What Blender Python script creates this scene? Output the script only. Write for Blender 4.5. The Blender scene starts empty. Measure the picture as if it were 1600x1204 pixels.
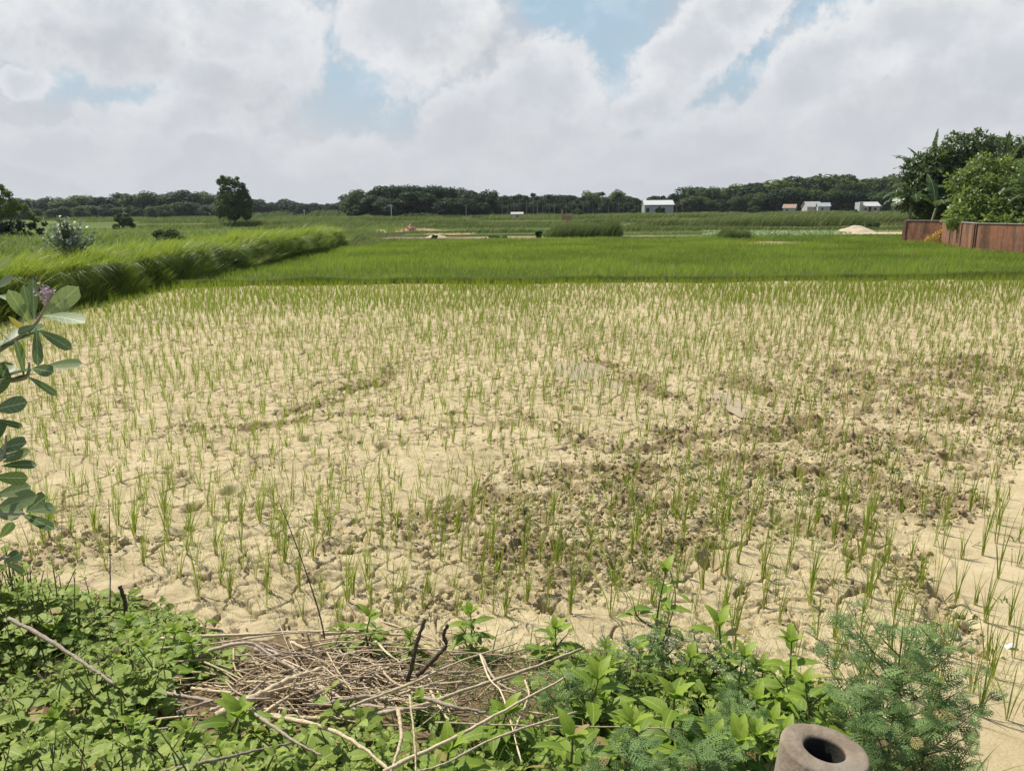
import bpy, math, random
import numpy as np
from mathutils import Vector, Matrix
rng = np.random.default_rng(7)
random.seed(7)
R = math.radians
SC = bpy.context.scene
# ------------------------------------------------------------------ camera
CAMZ = 2.5
F = 1209.0
PITCH = math.atan(271/1209.0)
ROLL = math.atan(14/1600.0)
fw = np.array([0, math.cos(PITCH), -math.sin(PITCH)])
up0 = np.array([0, math.sin(PITCH), math.cos(PITCH)])
rt0 = np.array([1.0, 0, 0])
up = math.cos(ROLL)*up0 + math.sin(ROLL)*rt0
rt = math.cos(ROLL)*rt0 - math.sin(ROLL)*up0
CAM = np.array([0, 0, CAMZ])
cd = bpy.data.cameras.new('camera')
cam = bpy.data.objects.new('camera', cd)
SC.collection.objects.link(cam)
cd.sensor_width = 36; cd.lens = 36*F/1600.0
cd.clip_start = 0.05; cd.clip_end = 6000
m = Matrix.Identity(4)
for i in range(3):
    m[i][0] = rt[i]; m[i][1] = up[i]; m[i][2] = -fw[i]; m[i][3] = CAM[i]
cam.matrix_world = m
SC.camera = cam
def ray(px, py):
    return fw + (px-800)/F*rt - (py-602)/F*up
def at_y(px, py, Y):                      # point of a sight line at ground distance Y
    d = ray(px, py); return CAM + d*(Y/d[1])
def G(px, py, z=0.0):                     # where a sight line meets level z
    d = ray(px, py); return CAM + d*((z-CAMZ)/d[2])
# ------------------------------------------------------------------ light
SUN_AZ, SUN_EL = -48.0, 55.0
S = Vector((math.sin(R(SUN_AZ))*math.cos(R(SUN_EL)), math.cos(R(SUN_AZ))*math.cos(R(SUN_EL)), math.sin(R(SUN_EL))))
sl = bpy.data.lights.new('sun', 'SUN'); sl.energy = 5.0; sl.angle = R(0.6); sl.color = (1.0, 0.94, 0.81)
so = bpy.data.objects.new('sun', sl); SC.collection.objects.link(so)
so.rotation_mode = 'QUATERNION'; so.rotation_quaternion = S.to_track_quat('Z', 'Y')
so.location = (0, 0, 30)
SC.view_settings.view_transform = 'Standard'; SC.view_settings.look = 'None'
SC.view_settings.exposure = 0.15; SC.view_settings.gamma = 1.0

class NT:                                  # tiny node helper
    def __init__(s, tree): s.t = tree; s.n = tree.nodes; s.l = tree.links
    def put(s, sock, v):
        if v is None: return
        if hasattr(v, 'is_linked'): s.l.new(v, sock)
        elif isinstance(v, (tuple, list)) and len(v) == 3 and sock.type == 'RGBA': sock.default_value = (*v, 1)
        else: sock.default_value = v
    def math(s, op, a, b=None, c=None, clamp=False):
        n = s.n.new('ShaderNodeMath'); n.operation = op; n.use_clamp = clamp
        for k, v in enumerate((a, b, c)): s.put(n.inputs[k], v)
        return n.outputs[0]
    def vmath(s, op, a, b=None):
        n = s.n.new('ShaderNodeVectorMath'); n.operation = op
        s.put(n.inputs[0], a); s.put(n.inputs[1], b)
        return n.outputs['Value'] if op in ('LENGTH', 'DOT_PRODUCT', 'DISTANCE') else n.outputs[0]
    def mix(s, f, a, b, mode='MIX'):
        n = s.n.new('ShaderNodeMix'); n.data_type = 'RGBA'; n.blend_type = mode
        s.put(n.inputs[0], f); s.put(n.inputs[6], a); s.put(n.inputs[7], b); return n.outputs[2]
    def step(s, x, a, b, lo=0.0, hi=1.0):
        n = s.n.new('ShaderNodeMapRange'); n.interpolation_type = 'SMOOTHSTEP'
        s.put(n.inputs[0], x); s.put(n.inputs[1], a); s.put(n.inputs[2], b); s.put(n.inputs[3], lo); s.put(n.inputs[4], hi)
        return n.outputs[0]
    def noise(s, vec, scale, detail=4, rough=0.55, out='Fac'):
        n = s.n.new('ShaderNodeTexNoise'); s.put(n.inputs['Vector'], vec)
        n.inputs['Scale'].default_value = scale; n.inputs['Detail'].default_value = detail; n.inputs['Roughness'].default_value = rough
        return n.outputs[out]
    def xyz(s, a=0.0, b=0.0, c=0.0):
        n = s.n.new('ShaderNodeCombineXYZ'); s.put(n.inputs[0], a); s.put(n.inputs[1], b); s.put(n.inputs[2], c); return n.outputs[0]
    def sep(s, v):
        n = s.n.new('ShaderNodeSeparateXYZ'); s.put(n.inputs[0], v); return n.outputs
# sky: Nishita air with a broken cloud deck, laid out by azimuth and elevation
W = bpy.data.worlds.new('World'); SC.world = W; W.use_nodes = True
w = NT(W.node_tree)
for n in list(w.n): w.n.remove(n)
sky = w.n.new('ShaderNodeTexSky'); sky.sky_type = 'NISHITA'; sky.sun_disc = False
sky.sun_elevation = R(SUN_EL); sky.sun_rotation = R(SUN_AZ); sky.dust_density = 2.5; sky.air_density = 1.2
tc = w.n.new('ShaderNodeTexCoord').outputs['Generated']
x_, y_, z_ = w.sep(tc)
az = w.math('ARCTAN2', x_, y_); el = w.math('ARCSINE', z_)
wn = w.noise(tc, 9.0, 9, 0.62, 'Color'); wn2 = w.noise(tc, 3.0, 3, 0.5, 'Color')
ae = w.xyz(az, el, 0.0)
ae = w.vmath('ADD', ae, w.vmath('MULTIPLY', w.vmath('SUBTRACT', wn, (0.5, 0.5, 0.5)), (0.13, 0.10, 0.0)))
ae = w.vmath('ADD', ae, w.vmath('MULTIPLY', w.vmath('SUBTRACT', wn2, (0.5, 0.5, 0.5)), (0.10, 0.06, 0.0)))
def blob(px, py, rx, ry, rot=0):
    d = ray(px, py); a = math.atan2(d[0], d[1]); e = math.asin(d[2]/np.linalg.norm(d))
    v = w.vmath('SUBTRACT', ae, (a, e, 0))
    if rot:
        r = w.n.new('ShaderNodeVectorRotate'); r.rotation_type = 'Z_AXIS'; w.put(r.inputs['Vector'], v); r.inputs['Angle'].default_value = -R(rot); v = r.outputs[0]
    return w.math('SUBTRACT', 1.0, w.vmath('LENGTH', w.vmath('MULTIPLY', v, (F/rx*K, F/ry*K, 0))))
K = 1.0
def union(L):
    o = blob(*L[0])
    for b in L[1:]: o = w.math('MAXIMUM', o, blob(*b))
    return o
K = 1.09
puffs = union([(190,40,210,80),(400,60,120,110),(370,130,110,60),(640,40,130,110),(850,140,130,90),(720,190,150,60,25),
   (1080,60,110,60,40),(1160,10,110,40),(1010,150,80,40,30),(1290,110,170,75,20),(1440,50,130,80),(1560,120,160,120),(300,190,130,40),(560,235,150,45),
   (1080,210,170,60,20),(1300,210,200,60),(120,240,160,40),(900,240,240,60),(-400,60,300,140),(2000,80,300,160),(60,130,60,30)])
K = 1.0
holes = union([(490,80,60,75),(930,20,120,75),(960,90,60,60,-40),(1320,20,70,40),(1130,110,120,45,35),(190,130,130,40),(570,150,100,60),(10,20,50,50),(840,10,60,30),(1040,175,60,40),(-200,100,80,80),(1900,30,120,50)])
darks = union([(200,70,170,45),(720,75,110,40),(400,160,120,45),(1500,175,180,50),(760,220,160,40)])
fine = w.math('MULTIPLY', w.math('SUBTRACT', w.noise(tc, 20.0, 9, 0.65), 0.5), 1.3)
pf = w.math('ADD', puffs, fine)
edge = w.step(pf, -0.04, 0.30)
core = w.step(pf, 0.12, 0.85, 1.0, 0.30)
hz = w.step(z_, 0.015, 0.20)                 # cloud forms melt into the low grey air
white = w.math('MULTIPLY', w.math('MULTIPLY', edge, core), w.step(z_, 0.03, 0.22, 0.15, 1.0))
hf = w.math('MULTIPLY', w.step(w.math('ADD', holes, w.math('MULTIPLY', fine, 0.25)), -0.28, 0.62), hz)
hf = w.math('MULTIPLY', hf, w.math('SUBTRACT', 1.0, w.math('MULTIPLY', edge, 0.9))); hf = w.math('MULTIPLY', hf, 0.80)
dk = w.math('MULTIPLY', w.math('MULTIPLY', w.step(w.math('ADD', darks, fine), -0.1, 0.9), 0.55), hz)
skyn = w.vmath('SCALE', sky.outputs[0]); skyn.node.inputs['Scale'].default_value = 0.11
blue = w.mix(0.80, skyn, (0.36, 0.55, 0.69))
veil = w.mix(w.step(z_, 0.0, 0.30), (0.575, 0.59, 0.625), (0.47, 0.525, 0.60))
veil = w.mix(w.math('MULTIPLY', w.step(w.noise(tc, 6.0, 7, 0.6), .35, .7), 0.5), veil, (0.62, 0.635, 0.66))
c1 = w.mix(hf, veil, blue)
c2 = w.mix(white, c1, (0.79, 0.80, 0.815))
c3 = w.mix(dk, c2, (0.50, 0.52, 0.55))
q1 = w.noise(w.vmath('MULTIPLY', tc, (1, 1, 1.6)), 7.5, 7, 0.55); q2 = w.noise(w.vmath('MULTIPLY', w.vmath('ADD', tc, (-0.016, 0.0, 0.020)), (1, 1, 1.6)), 7.5, 7, 0.55)
sh = w.math('MULTIPLY', w.math('SUBTRACT', q1, q2), 2.0)                      # sunlit and shaded flanks of the cumulus
sh = w.math('MULTIPLY', sh, w.step(z_, 0.02, 0.14, 0.25, 1.0))
c3 = w.mix(w.math('MAXIMUM', sh, 0.0, clamp=True), c3, (0.86, 0.865, 0.87))
c3 = w.mix(w.math('MULTIPLY', w.math('MAXIMUM', w.math('MULTIPLY', sh, -1.0), 0.0, clamp=True), 0.60), c3, (0.47, 0.50, 0.55))
over = w.mix(w.step(w.noise(tc, 2.6, 6, .55), .54, .70), w.mix(.5, skyn, (0.09, 0.17, 0.33)), (0.45, 0.46, 0.48))   # out-of-view sky overhead, made opener and darker to cut fill light
c3 = w.mix(w.step(z_, 0.26, 0.40), c3, over)
bg = w.n.new('ShaderNodeBackground'); w.put(bg.inputs[0], c3); bg.inputs[1].default_value = 0.96
wo = w.n.new('ShaderNodeOutputWorld'); w.l.new(bg.outputs[0], wo.inputs[0])

# ------------------------------------------------------------------ noise
def _h(ix, iy, s):
    a = (ix.astype(np.int64)*374761393 + iy.astype(np.int64)*668265263 + s*1274126177) & 0xffffffff
    a = ((a ^ (a >> 13))*1274126177) & 0xffffffff
    a = (a ^ (a >> 16)) & 0xffffffff
    return a/4294967296.0
def vn(x, y, s=0):
    x = np.asarray(x, float); y = np.asarray(y, float)
    ix = np.floor(x); iy = np.floor(y); fx = x-ix; fy = y-iy
    fx = fx*fx*fx*(fx*(fx*6-15)+10); fy = fy*fy*fy*(fy*(fy*6-15)+10)
    a = _h(ix, iy, s); b = _h(ix+1, iy, s); c = _h(ix, iy+1, s); d = _h(ix+1, iy+1, s)
    return (a*(1-fx)+b*fx)*(1-fy) + (c*(1-fx)+d*fx)*fy
def fbm(x, y, o=4, s=0, g=0.5):
    t = 0; a = 1; n = 0
    for k in range(o):
        t = t + a*(vn(x*2**k+k*17.3, y*2**k-k*9.1, s+k)*2-1); n += a; a *= g
    return t/n
def voro(x, y, s=0):
    ix = np.floor(x); iy = np.floor(y)
    f1 = np.full(x.shape, 9.0); f2 = np.full(x.shape, 9.0); idv = np.zeros(x.shape)
    for dx in (-1, 0, 1):
        for dy in (-1, 0, 1):
            cx = ix+dx; cy = iy+dy
            px = cx+_h(cx, cy, s); py = cy+_h(cx, cy, s+31)
            d = np.hypot(px-x, py-y)
            idv = np.where(d < f1, _h(cx, cy, s+77), idv)
            f2 = np.where(d < f1, f1, np.minimum(f2, d)); f1 = np.minimum(f1, d)
    return f1, f2, idv
def ss(x, a, b):
    t = np.clip((x-a)/(b-a), 0, 1); return t*t*(3-2*t)

# ------------------------------------------------------------------ terrain
def toe(x):
    x = np.asarray(x, float)
    return np.interp(x, [-30, -3.6, -2.5, -1.9, -1.0, 0.4, 1.2, 1.7, 2.1, 2.6, 30], [5.0, 4.95, 4.75, 4.3, 4.15, 4.1, 3.85, 3.45, 2.95, 2.6, 2.5])
MUD_Y = 27.6
def T(x, y):
    x = np.asarray(x, float); y = np.asarray(y, float)
    t = toe(x) + 0.10*fbm(x*1.3, y*0, 2, 5)
    emb = 0.95*np.clip((t-y)/np.maximum(t-0.4, .5), 0, 1)**1.1
    emb = emb + 0.03*fbm(x*3, y*3, 3, 9)*(y < t)
    wob = 0.35*fbm(y*0.25, x*0, 2, 11)+0.12*fbm(y*1.5, x*0, 2, 12)
    yend = ss(-y, -62, -57)
    bank = 0.82*ss(-(x+wob), 12.15, 12.6)*yend + 0.10*fbm(x*0.4, y*0.4, 2, 14)*ss(-x, 12.5, 14)*yend
    far = 1.1*ss(y, 110, 280) + 0.06*fbm(x*.05, y*.05, 3, 21)*ss(y, 70, 120)
    bund = 0.14*np.exp(-((y-27.95-0.30*fbm(x*.22, y*0, 3, 3))/0.28)**2)*(x > -12.5)
    b = 0
    for yy, hh, s in ((71, .25, 1), (93, .3, 2), (118, .45, 3), (150, .45, 4), (190, .5, 5)):
        b = b + hh*np.exp(-((y-yy-2.5*fbm(x*.03, y*0, 2, 40+s))/(0.9+yy*.012))**2)*(0.5+0.5*vn(x*.05, y*0, 60+s))
    z = np.maximum(emb, bank*(y > -50)) + far + bund + b
    mud = (x > -12.2) & (y > t) & (y < MUD_Y)
    return np.where(mud, -0.12, z)
def on_slope(px, py, lift=0.0):
    d = ray(px, py); lo, hi = 0.4, 3000.0
    for a, b, n in ((1.0, 9.0, 160), (None, None, 40)):
        if a is None: a, b = lo, hi
        Y = np.linspace(a, b, n); p = CAM[None] + d[None]*(Y/d[1])[:, None]
        g = np.maximum(T(p[:, 0], p[:, 1]), np.where(Y > 2.5, 0.0, -9)) + lift
        k = int(np.argmax(p[:, 2] < g)); k = max(k, 1); lo, hi = Y[k-1], Y[k]
    return CAM + d*(hi/d[1])

# ------------------------------------------------------------------ mesh building
COL = SC.collection
class MB:
    def __init__(s): s.V = []; s.F = []; s.A = []; s.n = 0
    def add(s, V, Fc, A=None):
        V = np.asarray(V, float).reshape(-1, 3)
        if not isinstance(Fc, list): Fc = [Fc]
        for f in Fc:
            if len(f): s.F.append(np.asarray(f, np.int64)+s.n)
        s.V.append(V)
        if A is None: A = np.zeros((len(V), 3))
        A = np.asarray(A, float)
        if A.ndim == 1: A = np.tile(A, (len(V), 1))
        s.A.append(A); s.n += len(V)
    def build(s, name, mat, parent=None, smooth=True, origin=None):
        V = np.concatenate(s.V) if s.V else np.zeros((0, 3))
        if origin is not None: V = V-np.asarray(origin)
        me = bpy.data.meshes.new(name)
        me.vertices.add(len(V)); me.vertices.foreach_set('co', V.astype(np.float32).ravel())
        loops = np.concatenate([f.ravel() for f in s.F]) if s.F else np.zeros(0, int)
        tot = np.concatenate([np.full(len(f), f.shape[1]) for f in s.F]) if s.F else np.zeros(0, int)
        me.loops.add(len(loops)); me.loops.foreach_set('vertex_index', loops.astype(np.int32))
        me.polygons.add(len(tot))
        me.polygons.foreach_set('loop_start', np.concatenate([[0], np.cumsum(tot)[:-1]]).astype(np.int32))
        me.update(calc_edges=True)
        me.polygons.foreach_set('use_smooth', np.full(len(tot), smooth))
        a = me.attributes.new('lf', 'FLOAT_VECTOR', 'POINT')
        a.data.foreach_set('vector', np.concatenate(s.A).astype(np.float32).ravel())
        me.materials.append(mat)
        o = bpy.data.objects.new(name, me); COL.objects.link(o)
        if parent: o.parent = parent
        return o
def tag(o, label=None, cat=None, group=None, kind=None):
    if label: o['label'] = label
    if cat: o['category'] = cat
    if group: o['group'] = group
    if kind: o['kind'] = kind
    return o
def thing(name, label, cat, loc=(0, 0, 0), rz=0, group=None):
    o = bpy.data.objects.new(name, None); COL.objects.link(o); o.empty_display_size = 0.2
    o.location = tuple(float(v) for v in loc); o.rotation_euler = (0, 0, rz)
    return tag(o, label, cat, group)
def dup(root, loc, rz, label=None, group=None, scale=1.0):
    r = root.copy(); COL.objects.link(r); r.location = tuple(float(v) for v in loc); r.rotation_euler = (0, 0, rz)
    r.scale = (scale,)*3 if not isinstance(scale, tuple) else scale
    if label: r['label'] = label
    if group: r['group'] = group
    for ch in list(root.children):
        c = ch.copy(); COL.objects.link(c); c.parent = r
        for g in ch.children:
            d = g.copy(); COL.objects.link(d); d.parent = c
    return r
def norm(v):
    v = np.asarray(v, float); return v/np.maximum(np.linalg.norm(v, axis=-1, keepdims=True), 1e-9)
def basis(d, n):                     # leaf axes: x across, y along, z face normal
    d = norm(d); x = norm(np.cross(d, n)); z = np.cross(x, d)
    return np.stack([x, d, z], -1)
def scatter(mb, tmpl, M, P, scale, tint):
    V, Fs, UV = tmpl
    k = len(P); n = len(V)
    if k == 0: return
    if SC_DRY: tint = np.where(rng.random(k) < SC_DRY, 2.0, np.asarray(tint))
    sc = np.asarray(scale, float).reshape(k, -1)
    Vs = V[None]*sc[:, None, :]
    X = np.einsum('kij,knj->kni', M, Vs)+np.asarray(P)[:, None, :]
    A = np.empty((k, n, 3)); A[:, :, :2] = UV[None]; A[:, :, 2] = np.asarray(tint)[:, None]
    off = (np.arange(k)*n)[:, None, None]
    mb.add(X.reshape(-1, 3), [(f[None]+off).reshape(-1, f.shape[1]) for f in Fs], A.reshape(-1, 3))
def rand_unit(k):
    v = rng.normal(size=(k, 3)); return norm(v)
def leaf(L=1.0, Wd=0.5, prof='ovate', ns=6, fold=0.25, droop=0.4, serr=0.0, wave=0.0):
    t = np.linspace(0, 1, ns+1)
    pr = {'ovate': lambda t: t**.55*(1-t)**.95, 'obovate': lambda t: t**.95*(1-t)**.42, 'lance': lambda t: t**.8*(1-t)**1.0,
          'heart': lambda t: t**.35*(1-t)**.85, 'strap': lambda t: (t**.25)*(1-t)**.4}[prof](t)
    pr = pr/pr.max()*Wd/2
    pr[0] = 0.02*Wd
    if serr: pr[1:-1:2] *= (1-serr)
    ang = droop*t; dl = L/ns
    y = np.concatenate([[0], np.cumsum(np.cos(ang[:-1])*dl)]); z = -np.concatenate([[0], np.cumsum(np.sin(ang[:-1])*dl)])
    rows = []
    UV = []
    for i in range(ns+1):
        wv = wave*Wd*math.sin(i*2.3)
        rows += [(-pr[i], y[i], z[i]+fold*pr[i]+wv), (0, y[i], z[i]), (pr[i], y[i], z[i]+fold*pr[i]-wv)]
        UV += [(.5-pr[i]/Wd, t[i]), (.5, t[i]), (.5+pr[i]/Wd, t[i])]
    f = []
    for i in range(ns):
        for j in (0, 1):
            a = i*3+j; f.append((a, a+1, a+4, a+3))
    return np.array(rows, float), [np.array(f)], np.array(UV, float)
def merge(ts):
    V = []; U = []; Fs = {}; n = 0
    for v, fs, u in ts:
        V.append(v); U.append(u)
        for f in fs: Fs.setdefault(f.shape[1], []).append(f+n)
        n += len(v)
    return np.concatenate(V), [np.concatenate(q) for q in Fs.values()], np.concatenate(U)
def xf(tm, M=np.eye(3), p=(0, 0, 0)):
    return tm[0] @ np.asarray(M).T + np.asarray(p), tm[1], tm[2]
def tube(mb, P, rad, sides=6, tint=0.5, cap=True):
    P = np.asarray(P, float); n = len(P); rad = np.broadcast_to(np.asarray(rad, float), (n,))
    Tn = norm(np.gradient(P, axis=0)); a = np.array([0.13, 0.31, 0.94]) if abs(Tn[0][2]) < .8 else np.array([1.0, .2, 0])
    X = norm(np.cross(Tn, a)); Y = np.cross(Tn, X)
    th = np.linspace(0, 2*np.pi, sides, endpoint=False)
    V = P[:, None]+rad[:, None, None]*(np.cos(th)[None, :, None]*X[:, None]+np.sin(th)[None, :, None]*Y[:, None])
    i = np.arange(n-1)[:, None]*sides; j = np.arange(sides)[None]; j2 = (j+1) % sides
    q = np.stack([i+j, i+j2, i+sides+j2, i+sides+j], -1).reshape(-1, 4)
    A = np.zeros((n*sides, 3)); A[:, 0] = np.tile(th/6.283, n); A[:, 1] = np.repeat(np.linspace(0, 1, n), sides); A[:, 2] = tint
    fs = [q]
    if cap: fs += [np.array([list(range(sides))[::-1]]), np.array([[(n-1)*sides+k for k in range(sides)]])]
    mb.add(V.reshape(-1, 3), fs, A)
def smooth_path(P, n=14):
    P = np.asarray(P, float)
    if len(P) < 3: return np.array([P[0]+(P[-1]-P[0])*t for t in np.linspace(0, 1, n)])
    Q = np.vstack([2*P[0]-P[1], P, 2*P[-1]-P[-2]]); out = []
    for s in np.linspace(0, len(P)-1-1e-6, n):
        k = int(s); t = s-k; a, b, c, d = Q[k:k+4]
        out.append(.5*((2*b)+(c-a)*t+(2*a-5*b+4*c-d)*t*t+(3*b-a-3*c+d)*t**3))
    return np.array(out)
DRY_P = 0.07; SC_DRY = 0.0          # share of withered blades and leaves
def blades(mb, P, H, Wd, yaw, lean, bend, droop=0.0, seg=3, tint=None, face=None, dry=None):
    k = len(P); P = np.asarray(P, float); H = np.broadcast_to(H, (k,)).astype(float); Wd = np.broadcast_to(Wd, (k,)).astype(float)
    lean = np.broadcast_to(lean, (k,)); bend = np.broadcast_to(bend, (k,)); droop = np.broadcast_to(droop, (k,))
    if tint is None: tint = rng.random(k)
    tint = np.where(rng.random(k) < (DRY_P if dry is None else dry), 2.0, tint)
    if face is None: face = rng.uniform(0, math.pi, k)
    t = np.linspace(0, 1, seg+1)[None]
    dx, dy = np.cos(yaw), np.sin(yaw)
    hor = H[:, None]*(lean[:, None]*t+bend[:, None]*t**2)
    z = H[:, None]*(t-droop[:, None]*t**2)
    C = np.stack([P[:, 0:1]+dx[:, None]*hor, P[:, 1:2]+dy[:, None]*hor, P[:, 2:3]+z], -1)
    wd = Wd[:, None]*np.clip(np.minimum(0.55+2*t, 1.0)*(1-t**2.2)+0.04, 0, 1)/2
    sv = np.stack([np.cos(face), np.sin(face), 0*face], -1)
    A_ = C-sv[:, None]*wd[..., None]; B_ = C+sv[:, None]*wd[..., None]
    V = np.stack([A_, B_], 2).reshape(k, -1, 3)
    n = 2*(seg+1)
    q = np.array([(2*i, 2*i+1, 2*i+3, 2*i+2) for i in range(seg)])
    UV = np.stack([np.tile([0, 1], seg+1), np.repeat(t[0], 2)], -1)
    A = np.empty((k, n, 3)); A[:, :, :2] = UV; A[:, :, 2] = tint[:, None]
    mb.add(V.reshape(-1, 3), (q[None]+(np.arange(k)*n)[:, None, None]).reshape(-1, 4), A.reshape(-1, 3))

# ------------------------------------------------------------------ materials
def mat(name):
    m_ = bpy.data.materials.new(name); m_.use_nodes = True
    t = NT(m_.node_tree)
    for n in list(t.n): t.n.remove(n)
    t.out = t.n.new('ShaderNodeOutputMaterial'); return m_, t
def attr(t, name='lf'):
    n = t.n.new('ShaderNodeAttribute'); n.attribute_name = name; return n
def princ(t, col, rough=0.8, spec=0.3, normal=None, **kw):
    p = t.n.new('ShaderNodeBsdfPrincipled'); t.put(p.inputs['Base Color'], col); t.put(p.inputs['Roughness'], rough)
    p.inputs['Specular IOR Level'].default_value = spec
    if normal is not None: t.l.new(normal, p.inputs['Normal'])
    return p
def bump(t, h, strength=0.5, dist=0.01):
    b = t.n.new('ShaderNodeBump'); b.inputs['Strength'].default_value = strength; b.inputs['Distance'].default_value = dist
    t.l.new(h, b.inputs['Height']); return b.outputs[0]
def leaf_mat(name, lo, hi, vein=None, trans=0.35, rough=0.5, base=None, spec=0.25, tcol=None, nveins=9, fine=40, straw=(.40, .31, .13), spots=False):
    m_, t = mat(name); u, v, ti = t.sep(attr(t).outputs['Vector'])
    c = t.mix(ti, lo, hi)
    pos = t.n.new('ShaderNodeNewGeometry').outputs['Position']
    c = t.mix(t.math('MULTIPLY', t.noise(pos, fine, 3), 0.5), c, t.mix(0.5, lo, c))
    if base is not None: c = t.mix(t.step(v, 0.0, 0.3, 1.0, 0.0), c, base)
    au = t.math('ABSOLUTE', t.math('SUBTRACT', u, 0.5))
    if vein is not None:
        mid = t.step(au, 0.012, 0.045, 1.0, 0.0)
        sv = t.math('SINE', t.math('MULTIPLY', t.math('SUBTRACT', v, t.math('MULTIPLY', au, 0.55)), nveins*6.283))
        sv = t.step(sv, 0.86, 1.0, 0.0, 0.5)
        c = t.mix(t.math('MAXIMUM', mid, sv), c, vein)
    c = t.mix(t.step(ti, 1.3, 1.7), c, straw)
    if spots: c = t.mix(t.step(t.noise(pos, 95, 3, .6), .60, .70, 0, .7), c, (.20, .145, .06))
    p = princ(t, c, rough, spec)
    if trans:
        tr = t.n.new('ShaderNodeBsdfTranslucent')
        hs = t.mix(0.5, c, tcol if tcol else tuple(min(1, q*1.6) for q in hi)); t.put(tr.inputs[0], hs)
        mx = t.n.new('ShaderNodeMixShader'); mx.inputs[0].default_value = trans
        t.l.new(p.outputs[0], mx.inputs[1]); t.l.new(tr.outputs[0], mx.inputs[2]); t.l.new(mx.outputs[0], t.out.inputs[0])
    else: t.l.new(p.outputs[0], t.out.inputs[0])
    return m_
def bark_mat(name, a, b, scale=30, stretch=(1, 1, 0.15)):
    m_, t = mat(name); tcn = t.n.new('ShaderNodeTexCoord').outputs['Object']
    ti = t.sep(attr(t).outputs['Vector'])[2]
    n1 = t.noise(t.vmath('MULTIPLY', tcn, stretch), scale, 5, 0.65)
    c = t.mix(t.step(n1, 0.3, 0.7), a, b)
    c = t.mix(t.math('MULTIPLY', ti, 0.45), c, tuple(min(1, q*1.7) for q in b))
    p = princ(t, c, 0.85, 0.2, bump(t, n1, 0.6, 0.006)); t.l.new(p.outputs[0], t.out.inputs[0]); return m_
# ------------------------------------------------------------------ ground sheet
def seq(*parts): return np.unique(np.concatenate(parts))
xs = seq(-np.geomspace(60, 1500, 30), np.arange(-60, -16, .6), np.arange(-16, -10, .12), np.arange(-10, -4, .4), np.arange(-4, 4, .07), np.arange(4, 60, .6), np.geomspace(60, 1500, 30))
ys = seq(np.arange(-8, 0, .4), np.arange(0, 5.6, .07), np.arange(5.6, 27, .3), np.arange(27, 29, .08), np.arange(29, 70, .5), np.arange(70, 300, 1.0), np.geomspace(300, 1500, 30))
Xg, Yg = np.meshgrid(xs, ys); Zg = T(Xg, Yg)
c_em = np.array((.17, .125, .075)); c_bank = np.array((.055, .058, .022)); c_pad = np.array((.07, .085, .025)); c_far = np.array((.085, .13, .032))
c_far2 = np.array((.13, .17, .045)); c_tan = np.array((.42, .32, .20)); c_brn = np.array((.17, .125, .075)); c_road = np.array((.26, .235, .20))
n1 = ss(fbm(Xg*.03, Yg*.08, 3, 70), -.25, .35)[..., None]
Cg = c_far*(1-n1)+c_far2*n1
def put(mask, col):
    global Cg
    mk = np.clip(mask, 0, 1)[..., None]; Cg = Cg*(1-mk)+np.asarray(col)*mk
put(ss(-Yg, -69, -67)*1.0, c_pad)
put(ss(-Xg, 12, 12.6)*ss(-Yg, -120, -100), c_bank)
put((Yg < toe(Xg)+.1)*1.0, c_em)
put(ss(-Yg, -.6, -.1), c_road)
def patch(px, py, rx, ry, col, st=1.0, z=0.0):
    p = G(px, py, z); n = fbm(Xg*.35, Yg*.25, 3, 80)*.7
    put(st*ss(-(np.hypot((Xg-p[0])/rx, (Yg-p[1])/ry)+n), -1.15, -.75), col)
patch(680, 371.0, 9, 5.0, c_brn); patch(620, 372, 7, 4.5, (.22, .17, .125)); patch(800, 371, 9, 4.5, (.25, .195, .14)); patch(980, 370, 9, 3.0, (.30, .24, .15), .8); patch(890, 370, 8, 3.5, (.30, .24, .16))
patch(630, 361, 4.5, 6, c_tan); patch(660, 362, 3.5, 3, c_tan, .8); patch(705, 366, 3.2, 2.2, c_tan, .9)
patch(1215, 381, 3.4, 5.0, (.45, .34, .23), .9); patch(1290, 371, 9, 1.5, (.48, .38, .24), .9); patch(1345, 365, 8, 5, (.55, .45, .30), .95); patch(1400, 362, 8, 3, (.38, .34, .22), .6)
patch(1140, 361, 2.2, 2.5, (.55, .46, .32), .9); patch(900, 366, 9, 1.4, (.24, .19, .12), .8)
patch(1215, 329, 14, 12, (.50, .40, .22), .8, .9); patch(430, 341, 30, 8, (.30, .22, .15), .5, .6)
mb = MB()
ny, nx = Xg.shape
idx = np.arange(ny*nx).reshape(ny, nx)
Q = np.stack([idx[:-1, :-1], idx[:-1, 1:], idx[1:, 1:], idx[1:, :-1]], -1).reshape(-1, 4)
mb.add(np.stack([Xg, Yg, Zg], -1).reshape(-1, 3), Q, Cg.reshape(-1, 3))
m_, t = mat('ground_soil')
pos = t.n.new('ShaderNodeNewGeometry').outputs['Position']; at = attr(t)
nz = t.noise(pos, 2.2, 8, 0.65); nz2 = t.noise(pos, 30, 5, .6)
c = t.mix(1.0, at.outputs['Vector'], t.mix(nz, (.62, .62, .58), (1.45, 1.4, 1.35)), 'MULTIPLY')
c = t.mix(1.0, c, t.mix(nz2, (.75, .75, .75), (1.25, 1.25, 1.25)), 'MULTIPLY')
p = princ(t, c, .95, .1, bump(t, nz2, .6, .02)); t.l.new(p.outputs[0], t.out.inputs[0])
tag(mb.build('ground', m_), kind='structure')

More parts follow.
